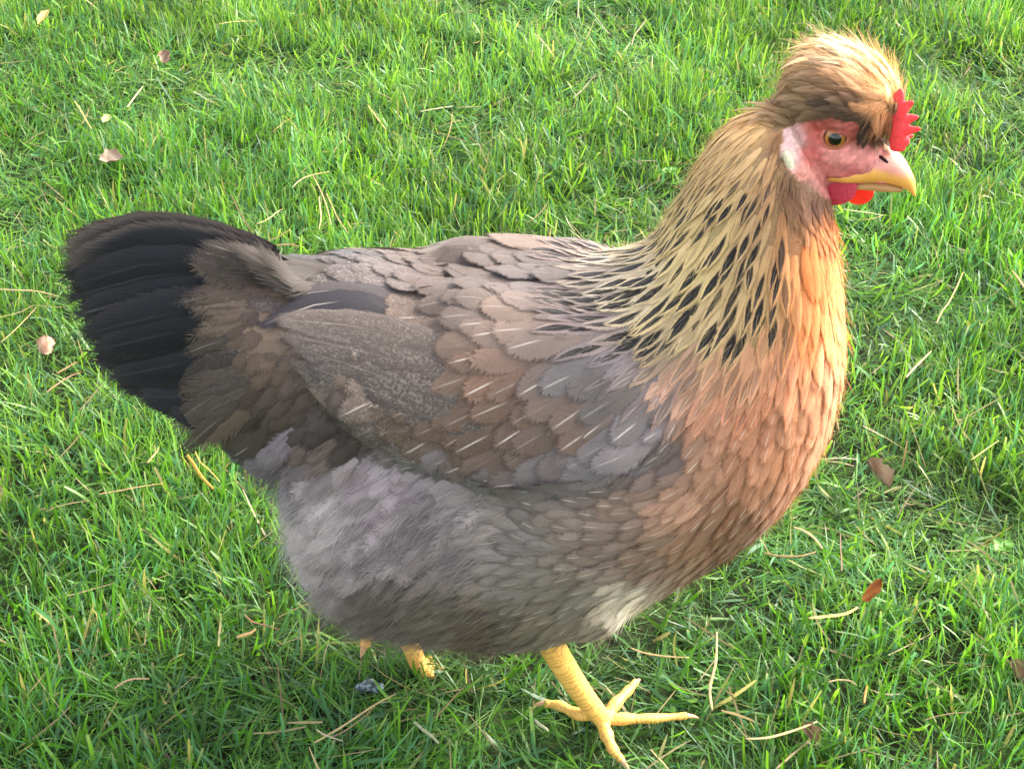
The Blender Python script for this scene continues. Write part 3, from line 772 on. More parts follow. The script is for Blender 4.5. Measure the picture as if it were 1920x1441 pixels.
def hloft(rings, ns=24, n=26):
    """rings (top px, bottom px, half width) in the head's middle plane"""
    R = []
    for tx, ty, bx, by, w in rings:
        A, Bb = Hpx(tx, ty, 0), Hpx(bx, by, 0); R.append(np.concatenate([(A + Bb) / 2, (A - Bb) / 2, [w]]))
    R = catmull(R, np.linspace(0, 1, n)); an = np.linspace(0, 2 * np.pi, ns, endpoint=False); V = []
    for r in R: V.append(r[:3] + np.cos(an)[:, None] * r[3:6] + np.sin(an)[:, None] * HR * r[6])
    F = [(i * ns + j, i * ns + (j + 1) % ns, (i + 1) * ns + (j + 1) % ns, (i + 1) * ns + j) for i in range(n - 1) for j in range(ns)]
    F += [tuple(range(ns))[::-1], tuple((n - 1) * ns + j for j in range(ns))]
    return np.vstack(V), F
M_BEAK = simple_mat('beak_horn', None, 0.38, 0.4, attr='fc', noise=(260, .10), bump=(500, .25, .0003), sss=.15)
UB = [(1560,292,1572,326,.0165), (1600,284,1606,331,.0172), (1640,276,1640,336,.0130), (1670,280,1664,340,.0094), (1690,294,1682,346,.0070), (1704,314,1697,352,.0046), (1714,334,1708,361,.0030), (1717,352,1714,368,.0016), (1717,364,1716,372,.0006)]
def ubcol(co):
    q = proj(co); line = 307 + .27 * np.clip(q[:, 0] - 1600, -20, 95)
    t = np.clip((q[:, 1] - line) / 12 + .5, 0, 1); t = np.maximum(t, np.clip((q[:, 0] - 1694) / 18, 0, 1))[:, None]
    y = lin((220, 162, 80)); pk = lin((206, 138, 122)); tip = np.clip((q[:, 1] - 345) / 25, 0, 1)[:, None]
    return (pk * (1 - t) + y * t) * (1 - .15 * tip)
beak = remesh_obj('beak', [hloft(UB)], .0006, M_BEAK, hen, ubcol)
LB = [(1590,322,1592,342,.0125), (1630,328,1626,350,.0088), (1662,336,1656,356,.0060), (1684,346,1680,358,.0036), (1694,352,1692,360,.0016)]
remesh_obj('lower_beak', [hloft(LB)], .0006, M_BEAK, beak, lambda co: np.tile(lin((176, 134, 84)), (len(co), 1)))
M_DARK = simple_mat('nostril_dark', lin((40, 18, 20)), .6, .2)
_me = beak.data; _bv = np.empty(len(_me.vertices) * 3, np.float32); _me.vertices.foreach_get('co', _bv)
BK = BVHTree.FromPolygons([Vector(v) for v in _bv.reshape(-1, 3)], [tuple(p.vertices) for p in _me.polygons])
for s in (1, -1):
    r_ = BK.ray_cast(Vector(CAM), Vector(unit(ray(1657, 299)))); c = np.array(r_[0]) if r_[0] else Hpx(1657, 299, .008)
    a1 = unit(Hpx(1668, 308, 0) - Hpx(1648, 291, 0)); a2 = HR; a3 = np.cross(a1, a2)
    if s < 0: h = c - HC; c = c - 2 * (h @ HR) * HR; 
    mesh_obj('nostril', *blob(c, np.array([a1, a2, a3]), (.0031, .0008, .0011)), M_DARK, beak)

M_WATTLE = simple_mat('wattle_skin', None, .42, .45, attr='fc', noise=(600, .28), bump=(720, .9, .0010), sss=.3, translucent=.25)
def wattle(cx, cy, r, rx, ry, tilt, col):
    a1 = unit(Hpx(cx + 40, cy + 40 * tilt, r) - Hpx(cx, cy, r)); a3 = unit(np.cross(a1, HR)); a2 = np.cross(a3, a1)
    c = Hpx(cx, cy, r)
    sh = [blob(c, np.array([a1, a2, a3]), (rx, .0028, ry)), blob(Hpx(cx + 12, cy - 22, r * .8), np.array([a1, a2, a3]), (rx * .8, .0032, ry * .6))]
    return remesh_obj('wattle', sh, .0006, M_WATTLE, hen, lambda co: np.tile(lin(col), (len(co), 1)))
wattle(1566, 355, .0115, .0122, .0092, -.28, (214, 70, 92))
wattle(1609, 357, -.0075, .0088, .0084, -.45, (236, 58, 44))  # far wattle: backlit orange glow painted into its colour

def cone(a_, b_, r0, r1, w=.0020):
    n = 7; t = np.linspace(0, 1, n)[:, None]; pth = a_ + (b_ - a_) * t
    rad = r0 * (1 - t[:, 0]) ** .7 + r1; return tube(pth, rad, 12, (HR, .55))
cs_ = []
for (ax, ay), (bx, by), r0, rr in  [((1682,205),(1690,166),.0036,.0), ((1684,212),(1713,190),.0030,.0012), ((1684,228),(1723,218),.0030,-.001), ((1686,246),(1727,242),.0024,.002),
                                   ((1686,262),(1706,268),.0042,.0), ((1678,232),(1700,204),.0028,.003), ((1682,255),(1714,254),.0022,-.003)]:
    cs_.append(cone(Hpx(ax - 3, ay, .006), Hpx(bx, by, .006 + rr), r0 * 1.15, .0008))
cs_.append(tube([Hpx(1682, 180, .006), Hpx(1682, 215, .006), Hpx(1683, 245, .006), Hpx(1684, 280, .005)], [.0028, .0044, .0050, .0040], 14, (HR, .7)))
remesh_obj('comb', cs_, .0006, M_WATTLE, hen, lambda co: np.tile(lin((238, 82, 88)), (len(co), 1)))

M_EYE = simple_mat('eyeball', None, .15, .5, attr='fc', coat=.25)
hE, nE = hit(1566, 256); eo = unit(.93 * HR + .16 * HF + .12 * HU); ER = .0066
eC = hE - eo * (ER * .30)
a_, b_ = unit(np.cross(eo, HU)), None; b_ = np.cross(eo, a_)
for s in (1, -1):
    def MR(p):
        p = np.asarray(p, float).reshape(-1, 3)
        if s > 0: return p
        h = p - HC; return p - 2 * (h @ HR)[:, None] * HR
    th = np.linspace(0, np.pi * .62, 44); ph = np.linspace(0, 2 * np.pi, 48, endpoint=False)
    T_, H_ = np.meshgrid(th, ph, indexing='ij')
    q = (np.cos(T_)[..., None] * eo + (np.sin(T_) * np.cos(H_))[..., None] * a_ + (np.sin(T_) * np.sin(H_))[..., None] * b_)
    bul = 1 + .05 * np.exp(-(T_ / .45) ** 2); V_ = (eC + q * ER * bul[..., None]).reshape(-1, 3)
    i = np.arange(43)[:, None] * 48; j = np.arange(48)[None]
    F_ = np.stack([i + j, i + (j + 1) % 48, i + 48 + (j + 1) % 48, i + 48 + j], -1).reshape(-1, 4)
    iris_n = .5 + .5 * np.sin(H_ * 23 + np.sin(H_ * 7) * 3)
    c = np.zeros(T_.shape + (3,)); amber = lin((160, 98, 40)); ring = lin((44, 24, 14))
    f = np.clip((T_ - .40) / .5, 0, 1)[..., None]
    c[:] = amber * (1 - .3 * iris_n[..., None]) * (1 - f) + lin((168, 112, 54)) * f
    c[T_ < .50] = lin((8, 6, 6)); c[T_ > .88] = ring; 
    eye = mesh_obj('eye', MR(V_), F_ if s > 0 else F_[:, ::-1].copy(), M_EYE, hen, None, {'fc': c.reshape(-1, 3)})
    # lids: a fleshy ring
    nR, nr = 48, 12; A_ = np.linspace(0, 2 * np.pi, nR, endpoint=False); C_ = np.linspace(0, 2 * np.pi, nr, endpoint=False)
    AA, CC = np.meshgrid(A_, C_, indexing='ij'); Rm = .0062 * (1 + .05 * np.sin(AA * 2 + .6)) ; tr_ = .00105
    rad = unit(np.cos(AA)[..., None] * a_ + np.sin(AA)[..., None] * b_)
    Vt = eC + eo * (ER * .40) + rad * (Rm + tr_ * np.cos(CC))[..., None] + eo * (tr_ * np.sin(CC))[..., None]
    Fi = np.array([(x_ * nr + y_, ((x_ + 1) % nR) * nr + y_, ((x_ + 1) % nR) * nr + (y_ + 1) % nr, x_ * nr + (y_ + 1) % nr) for x_ in range(nR) for y_ in range(nr)])
    mesh_obj('eyelid', MR(Vt.reshape(-1, 3)), Fi, M_BODY, eye, None, {'fc': np.tile(lin((196, 112, 92)), (nR * nr, 1))})
hL, nL = hit(1479, 304)
for s in (1, -1):
    c = hL - nL * .001
    if s < 0: h = c - HC; c = c - 2 * (h @ HR) * HR
    a1 = unit(Hpx(1486, 340, 0) - Hpx(1476, 290, 0)); a3 = unit(np.cross(a1, HR)); a2 = np.cross(a3, a1)
    remesh_obj('ear_lobe', [blob(c, np.array([a1, a2, a3]), (.0068, .0024, .0030))], .0005, M_BODY, hen, lambda co: np.tile(lin((220, 210, 178)), (len(co), 1)))

# ------------------------------------------------------------------ legs
M_LEG = simple_mat('leg_scales', None, .5, .35, attr='fc', noise=(300, .16), bump=(700, .5, .0004), sss=.1)
M_CLAW = simple_mat('claw_horn', lin((196, 150, 112)), .35, .5, noise=(300, .2))
def leg(shank, toes, col, col2, r0, r1):
    sh = [tube(catmull(shank, np.linspace(0, 1, 14)), np.linspace(r0, r1, 14), 16)]
    axes = [(np.asarray(shank, float), r0)]
    claws = []
    for pth, ra, rb in toes:
        n = 16; c = catmull(pth, np.linspace(0, 1, n)); t = np.linspace(0, 1, n)
        rad = ra + (rb - ra) * t; rad = rad * (1 + .12 * np.cos(t * 3 * 2 * np.pi))
        sh.append(tube(c, rad, 12)); axes.append((np.asarray(pth, float), ra))
        d = unit(c[-1] - c[-3]); claws.append((c[-1], d, rb))
    segs = []
    for pth, r in axes:
        c = catmull(pth, np.linspace(0, 1, 12)); Ls = np.concatenate([[0], np.cumsum(np.linalg.norm(np.diff(c, axis=0), axis=1))])
        segs.append((c, Ls))
    def coord(co):
        best = np.full(len(co), 1e9); s_ = np.zeros(len(co)); w_ = np.zeros(len(co), int)
        for si, (c, Ls) in enumerate(segs):
            for i in range(len(c) - 1):
                ab = c[i + 1] - c[i]; t = np.clip(((co - c[i]) @ ab) / (ab @ ab), 0, 1); d = np.linalg.norm(co - c[i] - t[:, None] * ab, axis=1)
                m = d < best; best[m] = d[m]; s_[m] = Ls[i] + t[m] * (Ls[i + 1] - Ls[i]); w_[m] = si
        return s_, w_
    def disp(co, nm):
        s_, w_ = coord(co); s_ = s_ + .0012 * np.sin(co[:, 1] * 900 + co[:, 2] * 300) + .0010 * np.sin(s_ * 420); per = np.where(w_ == 0, .0040, .0028); ph = (s_ / per) % 1
        return co + nm * (.00042 * np.sin(np.pi * ph) ** .5 - .0002)[:, None]
    def colf(co):
        s_, w_ = coord(co); s_ = s_ + .0012 * np.sin(co[:, 1] * 900 + co[:, 2] * 300) + .0010 * np.sin(s_ * 420); per = np.where(w_ == 0, .0040, .0028); ph = (s_ / per) % 1
        k = (.55 + .45 * np.clip(np.sin(np.pi * ph) * 2.2, 0, 1))[:, None]
        nz = np.array([mnoise.noise(Vector(p) * 150) for p in co]) * .5 + .5; nz = nz[:, None]
        return (lin(col) * nz + lin(col2) * (1 - nz)) * k
    o = remesh_obj('leg', sh, .0008, M_LEG, hen, colf, disp)
    for p, d, r in claws:
        n = 8; t = np.linspace(0, 1, n)[:, None]; pth = p - d * .002 + d * .011 * t - np.array([0, 0, 1.0]) * .0035 * t ** 2
        Vc, Fc = tube(pth, r * .85 * (1 - t[:, 0]) ** .7 + .0002, 10); mesh_obj('claw', Vc, Fc, M_CLAW, o)
    return o
FZ = .0035
_G = G
def G(px, py, z=0.0): return _G(px, py, z + FZ)
K = G(1128, 1350, .012)
leg([P(1010, 1165, K[1] + .004), P(1052, 1240, K[1] + .003), P(1092, 1300, K[1] + .001), K + np.array([0, 0, .002])],
    [([K, G(1170, 1347, .012), G(1225, 1346, .010), G(1288, 1341, .007)], .0047, .0023),
     ([K, G(1155, 1318, .014), G(1178, 1294, .013), G(1192, 1278, .010)], .0047, .0023),
     ([K, G(1138, 1378, .012), G(1150, 1405, .009), G(1166, 1424, .005)], .0050, .0026),
     ([K + np.array([0, 0, .006]), G(1085, 1338, .014), G(1050, 1322, .010), G(1022, 1318, .008)], .0046, .0026)],
    (230, 182, 92), (204, 152, 74), .0090, .0062)
G = _G
K2 = G(786, 1252, .006)
leg([P(690, 1090, K2[1]), P(735, 1160, K2[1]), P(768, 1205, K2[1]), K2],
    [([K2, G(806, 1250, -.002), G(830, 1252, -.006)], .0055, .0028), ([K2, G(800, 1262, -.002), G(812, 1272, -.006)], .0055, .0028),
     ([K2, G(802, 1242, -.002), G(815, 1234, -.006)], .0055, .0028), ([P(722, 1120, K2[1]), P(706, 1158, K2[1] - .006), P(684, 1208, K2[1] - .010)], .0056, .0036)],
    (226, 176, 92), (200, 148, 80), .0078, .0056)
G = _G
# ------------------------------------------------------------------ lawn
def ground_material():
    m = NT('soil_and_thatch'); tc = m.n('ShaderNodeTexCoord').outputs['Object']
    n1 = m.n('ShaderNodeTexNoise', {'Vector': tc, 'Scale': 55.0, 'Detail': 6.0, 'Roughness': 0.7})
    n2 = m.n('ShaderNodeTexNoise', {'Vector': tc, 'Scale': 9.0, 'Detail': 4.0})
    n3 = m.n('ShaderNodeTexNoise', {'Vector': tc, 'Scale': 300.0, 'Detail': 3.0})
    c = m.mix(m.ss(n1, .38, .62), (.014, .016, .007, 1), (.026, .040, .014, 1))
    c = m.mix(m.ss(n2, .45, .65), c, (.030, .050, .014, 1))
    sep = m.n('ShaderNodeSeparateXYZ', {0: tc}); dist = m.math('SQRT', m.math('ADD', m.math('POWER', sep.outputs[0], 2.0), m.math('POWER', sep.outputs[1], 2.0)))
    far = m.mix(m.ss(n1, .3, .7), (.045, .095, .018, 1), (.085, .150, .030, 1))
    c = m.mix(m.ss(dist, 1.5, 3.2), c, far)
    b = m.n('ShaderNodeBump', {'Strength': .8, 'Distance': .006, 'Height': m.math('ADD', n1, m.math('MULTIPLY', n3, .4))})
    m.set(m.out.inputs[0], m.n('ShaderNodeBsdfPrincipled', {'Base Color': c, 'Roughness': .9, 'Specular IOR Level': .1, 'Normal': b.outputs[0]}).outputs[0])
    return m.m
def vnoise(x, y, sc, seed=0.0):
    """smooth value noise in numpy"""
    xs, ys = x * sc + seed * 17.3, y * sc + seed * 9.1; xi, yi = np.floor(xs), np.floor(ys); fx, fy = xs - xi, ys - yi
    fx, fy = fx * fx * (3 - 2 * fx), fy * fy * (3 - 2 * fy)
    h = lambda a, b: np.modf(np.abs(np.sin(a * 127.1 + b * 311.7 + seed * 74.7) * 43758.5453))[0]
    return (h(xi, yi) * (1 - fx) + h(xi + 1, yi) * fx) * (1 - fy) + (h(xi, yi + 1) * (1 - fx) + h(xi + 1, yi + 1) * fx) * fy
gs = np.concatenate([-np.geomspace(300, 2.2, 14), np.linspace(-2, 2, 60), np.geomspace(2.2, 300, 14)])
GX, GY = np.meshgrid(gs, gs + .5, indexing='ij')
def ground_z(x, y):
    return ((vnoise(x, y, 9, 3) - .5) * .012 + (vnoise(x, y, 3.1, 4) - .5) * .016) * np.exp(-np.maximum(np.hypot(x, y) - 3, 0))
GZ = ground_z(GX, GY) - .004; n_ = len(gs)
i = np.arange(n_ - 1)[:, None] * n_; j = np.arange(n_ - 1)[None]
ground = mesh_obj('ground', np.stack([GX, GY, GZ], -1).reshape(-1, 3), np.stack([i + j, i + n_ + j, i + n_ + j + 1, i + j + 1], -1).reshape(-1, 4), ground_material())
ground['kind'] = 'structure'

def grass_material():
    m = NT('grass_blade'); c = m.attr('gc').outputs['Color']
    b = m.n('ShaderNodeBsdfPrincipled', {'Base Color': c, 'Roughness': .42, 'Specular IOR Level': .45})
    hs = m.n('ShaderNodeHueSaturation', {'Hue': .485, 'Saturation': 1.1, 'Value': 1.5, 'Color': c})
    t = m.n('ShaderNodeBsdfTranslucent', {'Color': hs.outputs[0]})
    m.set(m.out.inputs[0], m.n('ShaderNodeMixShader', {0: .48, 1: b.outputs[0], 2: t.outputs[0]}).outputs[0]); return m.m
M_GRASS = grass_material()

TOES = []                                             # the grass is trodden down round the front foot
for pl in ([(1128,1350),(1290,1341)], [(1128,1350),(1192,1278)], [(1128,1350),(1166,1424)], [(1128,1350),(1022,1318)], [(1128,1350),(1128,1380)]):
    TOES.append([G(*p_, .015)[:2] for p_ in pl])
def trample(x, y):
    p = np.stack([x, y], -1); lim = np.full(len(x), 1.0)
    for a, b in TOES:
        ab = b - a; t = np.clip(((p - a) @ ab) / (ab @ ab), 0, 1); v = p - (a + t[:, None] * ab)
        d = np.hypot(v[:, 0], np.where(v[:, 1] < 0, v[:, 1] * .75, v[:, 1] * 2.5))
        lim = np.minimum(lim, .021 + np.maximum(d - .002, 0) * 1.4)
    return lim

def blades(n, xr, yr, kind, name_seed):
    x = rng.uniform(*xr, n); y = rng.uniform(*yr, n)
    clump = vnoise(x, y, 22, 1 + name_seed) * .55 + vnoise(x, y, 9, 2) * .45
    patch = vnoise(x, y, 4.5, 5) * .6 + vnoise(x, y, 1.8, 6) * .4
    keep = rng.random(n) < np.clip(.18 + 1.6 * clump, 0, 1); x, y, clump, patch = x[keep], y[keep], clump[keep], patch[keep]; n = len(x)
    # blades of one tuft share a lean
    cx, cy = np.floor(x * 45), np.floor(y * 45); hsh = np.modf(np.abs(np.sin(cx * 12.9898 + cy * 78.233) * 43758.5))[0]
    if kind == 'broad':
        h = rng.normal(.027, .007, n) * (.60 + .85 * clump); w = rng.uniform(.0013, .0029, n); lean = np.abs(rng.normal(.40, .55, n)); curl = rng.normal(.3, .6, n); tip = np.where(rng.random(n) < .55, .62, .12)
    elif kind == 'fine':
        h = rng.normal(.031, .009, n) * (.6 + .8 * clump); w = rng.uniform(.0005, .0011, n); lean = np.abs(rng.normal(.75, .55, n)); curl = rng.normal(.5, .7, n); tip = np.full(n, .3)
    elif kind == 'dead':
        h = rng.uniform(.02, .05, n); w = rng.uniform(.0006, .0018, n); lean = rng.uniform(1.0, 1.9, n); curl = rng.normal(0, .4, n); tip = np.full(n, .4)
    mat_ = np.clip((vnoise(x, y, 6.1, 11) - .55) * 5, 0, 1); lean = lean + mat_ * .75 if kind != 'dead' else lean   # trodden, matted patches
    h = np.clip(h, .012, .075); az = hsh * 6.283 + rng.normal(0, 1.1, n)
    h = np.minimum(h, np.maximum(trample(x, y), .005))
    a0 = np.clip(lean, 0, 1.45); ts = np.array([0, .36, .70, 1.0]); z0 = ground_z(x, y) - .004 + (0.002 if kind != 'dead' else rng.uniform(.002, .020, n))
    P_ = np.zeros((n, 4, 3)); P_[:, 0] = np.stack([x, y, z0], -1); ang = a0.copy()
    if kind == 'dead': ang = np.clip(lean, .9, 1.62)
    dirh = np.stack([np.cos(az), np.sin(az)], -1)
    for k in range(1, 4):
        L = (ts[k] - ts[k - 1]) * h; a_ = ang + curl * ts[k]
        a_ = np.clip(a_, -.6, 1.75)
        P_[:, k] = P_[:, k - 1] + np.stack([dirh[:, 0] * np.sin(a_) * L, dirh[:, 1] * np.sin(a_) * L, np.cos(a_) * L], -1)
    P_[:, :, 2] = np.maximum(P_[:, :, 2], z0[:, None] if kind == 'dead' else -.01)
    wa = rng.uniform(0, np.pi, n) * .5 + az + np.pi / 2 * (rng.random(n) < .6); sd_ = np.stack([np.cos(wa), np.sin(wa), rng.normal(0, .25, n)], -1)
    ws = np.stack([.75 * w, w, .88 * w, tip * w], -1)
    A = P_ - sd_[:, None] * ws[..., None] / 2; Bb = P_ + sd_[:, None] * ws[..., None] / 2
    V = np.stack([A, Bb], 2).reshape(-1, 3)
    q = np.array([[0, 1, 3, 2], [2, 3, 5, 4], [4, 5, 7, 6]]); F = (q[None] + (np.arange(n) * 8)[:, None, None]).reshape(-1, 4)
    # colours: fresh green, yellow green, blue green
    t1 = np.clip(patch * 1.4 - .42 + np.clip(y, -.1, 1.2) * .42 - np.clip(x, -.5, .5) * .30 + rng.normal(0, .25, n), 0, 1)[:, None]; t2 = (rng.random(n) < .30)[:, None]  # patchy tone plus far-left ramp: brighter light there painted into the blades
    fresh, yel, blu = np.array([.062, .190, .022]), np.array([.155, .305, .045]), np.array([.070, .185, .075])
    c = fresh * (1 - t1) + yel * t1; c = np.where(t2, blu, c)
    if kind == 'fine': c = c * .8 + np.array([.09, .17, .055]) * .3
    if kind == 'dead': c = np.array([.34, .27, .14]) * rng.uniform(.45, 1.25, n)[:, None] * np.array([1, .98, .92])
    p2 = vnoise(x, y, 7.3, 8) * .6 + vnoise(x, y, 17, 9) * .4
    c = c * rng.uniform(.70, 1.30, n)[:, None] * (.46 + .90 * p2)[:, None]
    C = np.repeat(c[:, None], 8, 1).copy()
    if kind == 'broad':                               # mown tips dry out pale; a few blades yellow along their length
        dry = (rng.random(n) < .30); C[dry, 6:8] = C[dry, 6:8] * .35 + np.array([.26, .25, .13]) * .65
        yb = rng.random(n) < .035; C[yb] = C[yb] * .3 + np.array([.34, .28, .10]) * .7
    return V, F, C.reshape(-1, 3)
def lawn():
    Vs, Fs, Cs, off = [], [], [], 0
    for n, xr, yr, kd in ((112000, (-.85, .85), (-.35, 1.35), 'broad'), (165000, (-.85, .85), (-.35, 1.35), 'fine'), (3600, (-.85, .85), (-.35, 1.35), 'dead'),
                          (62000, (-2.2, 2.2), (1.35, 3.0), 'broad'), (30000, (-2.2, -.85), (-.8, 1.35), 'broad'), (30000, (.85, 2.2), (-.8, 1.35), 'broad'),
                          (22000, (-2.2, -.85), (-.8, 1.35), 'fine'), (22000, (.85, 2.2), (-.8, 1.35), 'fine'), (20000, (-.85, .85), (-.8, -.35), 'broad')):
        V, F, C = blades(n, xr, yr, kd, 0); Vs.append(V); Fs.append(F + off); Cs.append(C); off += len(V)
    return np.vstack(Vs), np.vstack(Fs), np.vstack(Cs)
gv, gf, gc = lawn()
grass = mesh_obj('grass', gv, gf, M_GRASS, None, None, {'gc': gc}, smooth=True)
tag(grass, 'mown green lawn grass with yellowed blades around the hen', 'grass', kind='stuff')
print('grass tris', len(gf) * 2)
# ------------------------------------------------------------------ litter on the lawn, one thing each
M_STRAW = simple_mat('straw', None, .55, .3, attr='fc', noise=(350, .25), bump=(500, .4, .0003), translucent=.2)
def straw(label, pts, w, col, z=(.030, .034), name='dry_straw', cat='straw', flat=.35, group=None):
    """a dry stem or blade lying in the grass: photo points on the plane z"""
    n = 14; pp = catmull(np.array(pts, float), np.linspace(0, 1, n)); zz = np.linspace(z[0], z[1], n)
    S = np.array([G(x, y, z_) for (x, y), z_ in zip(pp, zz)]); c0 = S[0].copy()
    T = unit(np.gradient(S, axis=0)); up = unit(np.array([rng.normal(0, .3), rng.normal(-.3, .3), 1.0])); V = []
    t = np.linspace(0, 1, n); r = w / 2 * (.55 + .45 * np.sin(np.pi * np.clip(t * .9 + .12, 0, 1))) * (1 + .10 * np.sin(t * 23 + len(label)))
    for k in range(n):
        sd_ = unit(np.cross(T[k], up)); nn = np.cross(sd_, T[k]); an = np.linspace(0, 2 * np.pi, 8, endpoint=False)
        V.append(S[k] + r[k] * (np.cos(an)[:, None] * sd_ + flat * np.sin(an)[:, None] * nn))
    V = np.vstack(V) - c0; F = [(i * 8 + j, i * 8 + (j + 1) % 8, (i + 1) * 8 + (j + 1) % 8, (i + 1) * 8 + j) for i in range(n - 1) for j in range(8)]
    F += [tuple(range(8))[::-1], tuple((n - 1) * 8 + j for j in range(8))]
    c = lin(col) * .66 * np.array([1, .97, 1.08]) * (1 + .12 * np.sin(np.repeat(t, 8) * 40 + len(label)))[:, None]
    o = mesh_obj(name, V, F, M_STRAW, None, None, {'fc': c}); o.location = c0; tag(o, label, cat, group); return o
def leaf(label, cx, cy, L, W, ang, col, col2, z=.034, curl=.5, name='dead_leaf', cat='leaf', lobes=0, tiltv=(0, -.35, 1)):
    """a dry leaf with thickness: cupped, curled blade with an uneven rim and a raised midrib"""
    c0 = G(cx, cy, z); up = unit(np.array(tiltv, float)); d = unit(G(cx + math.cos(ang) * 40, cy - math.sin(ang) * 40, z) - c0); d = unit(d - up * (d @ up)); sd_ = np.cross(up, d)
    nl, nw = 12, 9; u, v = np.meshgrid(np.linspace(0, 1, nl), np.linspace(-1, 1, nw), indexing='ij')
    prof = np.sin(np.pi * np.clip(u * .96 + .03, 0, 1)) ** .7 * (1 + .16 * np.sin(u * (9 + lobes * 9) + 1) + .12 * np.sin(u * 27 + v * 3 + cx)); x = (u - .5) * L; y = v * W / 2 * prof
    zc = curl * W * (.75 * v ** 2 * prof + .9 * (u - .5) ** 2) + .06 * W * np.sin(u * 13 + v * 5) - .05 * W * np.exp(-(v / .15) ** 2)
    top = x[..., None] * d + y[..., None] * sd_ + zc[..., None] * up; th = .0005
    V = np.vstack([top.reshape(-1, 3), (top - up * th).reshape(-1, 3)]); N = nl * nw; F = []
    for i in range(nl - 1):
        for j in range(nw - 1):
            a = i * nw + j; F.append((a, a + nw, a + nw + 1, a + 1)); F.append((N + a, N + a + 1, N + a + nw + 1, N + a + nw))
    rim = [i * nw for i in range(nl)] + [(nl - 1) * nw + j for j in range(1, nw)] + [i * nw + nw - 1 for i in range(nl - 2, -1, -1)] + [j for j in range(nw - 2, 0, -1)]
    for a, b in zip(rim, rim[1:] + rim[:1]): F.append((a, b, N + b, N + a))
    k = np.clip(.5 + .5 * np.sin(u * 7 + v * 4 + cx), 0, 1)[..., None]; c = (lin(col) * k + lin(col2) * (1 - k)) * .80 * np.array([.90, 1.0, .96]); c = c.reshape(-1, 3)
    o = mesh_obj(name, V, F, M_STRAW, None, None, {'fc': np.vstack([c, c])}); o.location = c0; tag(o, label, cat); return o
Y1, Y2, Y3, OR = (214, 190, 130), (198, 172, 112), (176, 150, 104), (206, 150, 84)
straw('long pale straw lying diagonally in the grass below the rear leg', [(588,1392),(640,1362),(700,1322),(742,1300)], .0016, Y1)
straw('second pale straw crossing under the long diagonal one below the rear leg', [(600,1375),(630,1378),(680,1345),(712,1312)], .0012, Y3, (.026, .03))
straw('short white straw stub left of the long diagonal straw', [(592,1366),(612,1378),(642,1388)], .0011, (222,206,170))
straw('thin upright tan straw standing right of the front foot', [(1336,1332),(1331,1290),(1342,1240),(1344,1184)], .0021, Y1, (.022, .05))
straw('tapering tan straw lying right of the front foot near the bottom', [(1398,1384),(1440,1382),(1490,1368),(1532,1352)], .0022, Y1)
straw('flat pale yellow dry blade lying beside the orange seed husk', [(1516,1158),(1550,1155),(1585,1150),(1608,1138)], .0034, (212,196,112), flat=.2)
straw('curved golden straw just below the breast', [(1432,1036),(1460,1042),(1500,1042),(1530,1034)], .0017, Y2)
straw('short pale straw bent above the curved golden one', [(1488,988),(1510,996),(1530,1012),(1542,1028)], .0020, Y1)
straw('long tan straw lying flat between front leg and upright straw', [(1182,1214),(1210,1224),(1250,1230),(1292,1232)], .0014, Y2)
straw('thin straw twig lying between the two feet', [(815,1345),(835,1325),(852,1305),(872,1285)], .0011, Y3)
straw('pale cut blade lying left of the front foot', [(776,1352),(792,1366),(808,1378),(822,1392)], .0022, (190,200,150), flat=.25)
straw('pale broken blade lying below the hind toe of the front foot', [(1002,1348),(1012,1358),(1022,1364),(1028,1370)], .0022, (190,196,150), flat=.25)
straw('cream straw sticking out behind the neck under the wattles', [(1580,392),(1605,396),(1630,399),(1656,404)], .0016, (214,206,150), (.03, .035))
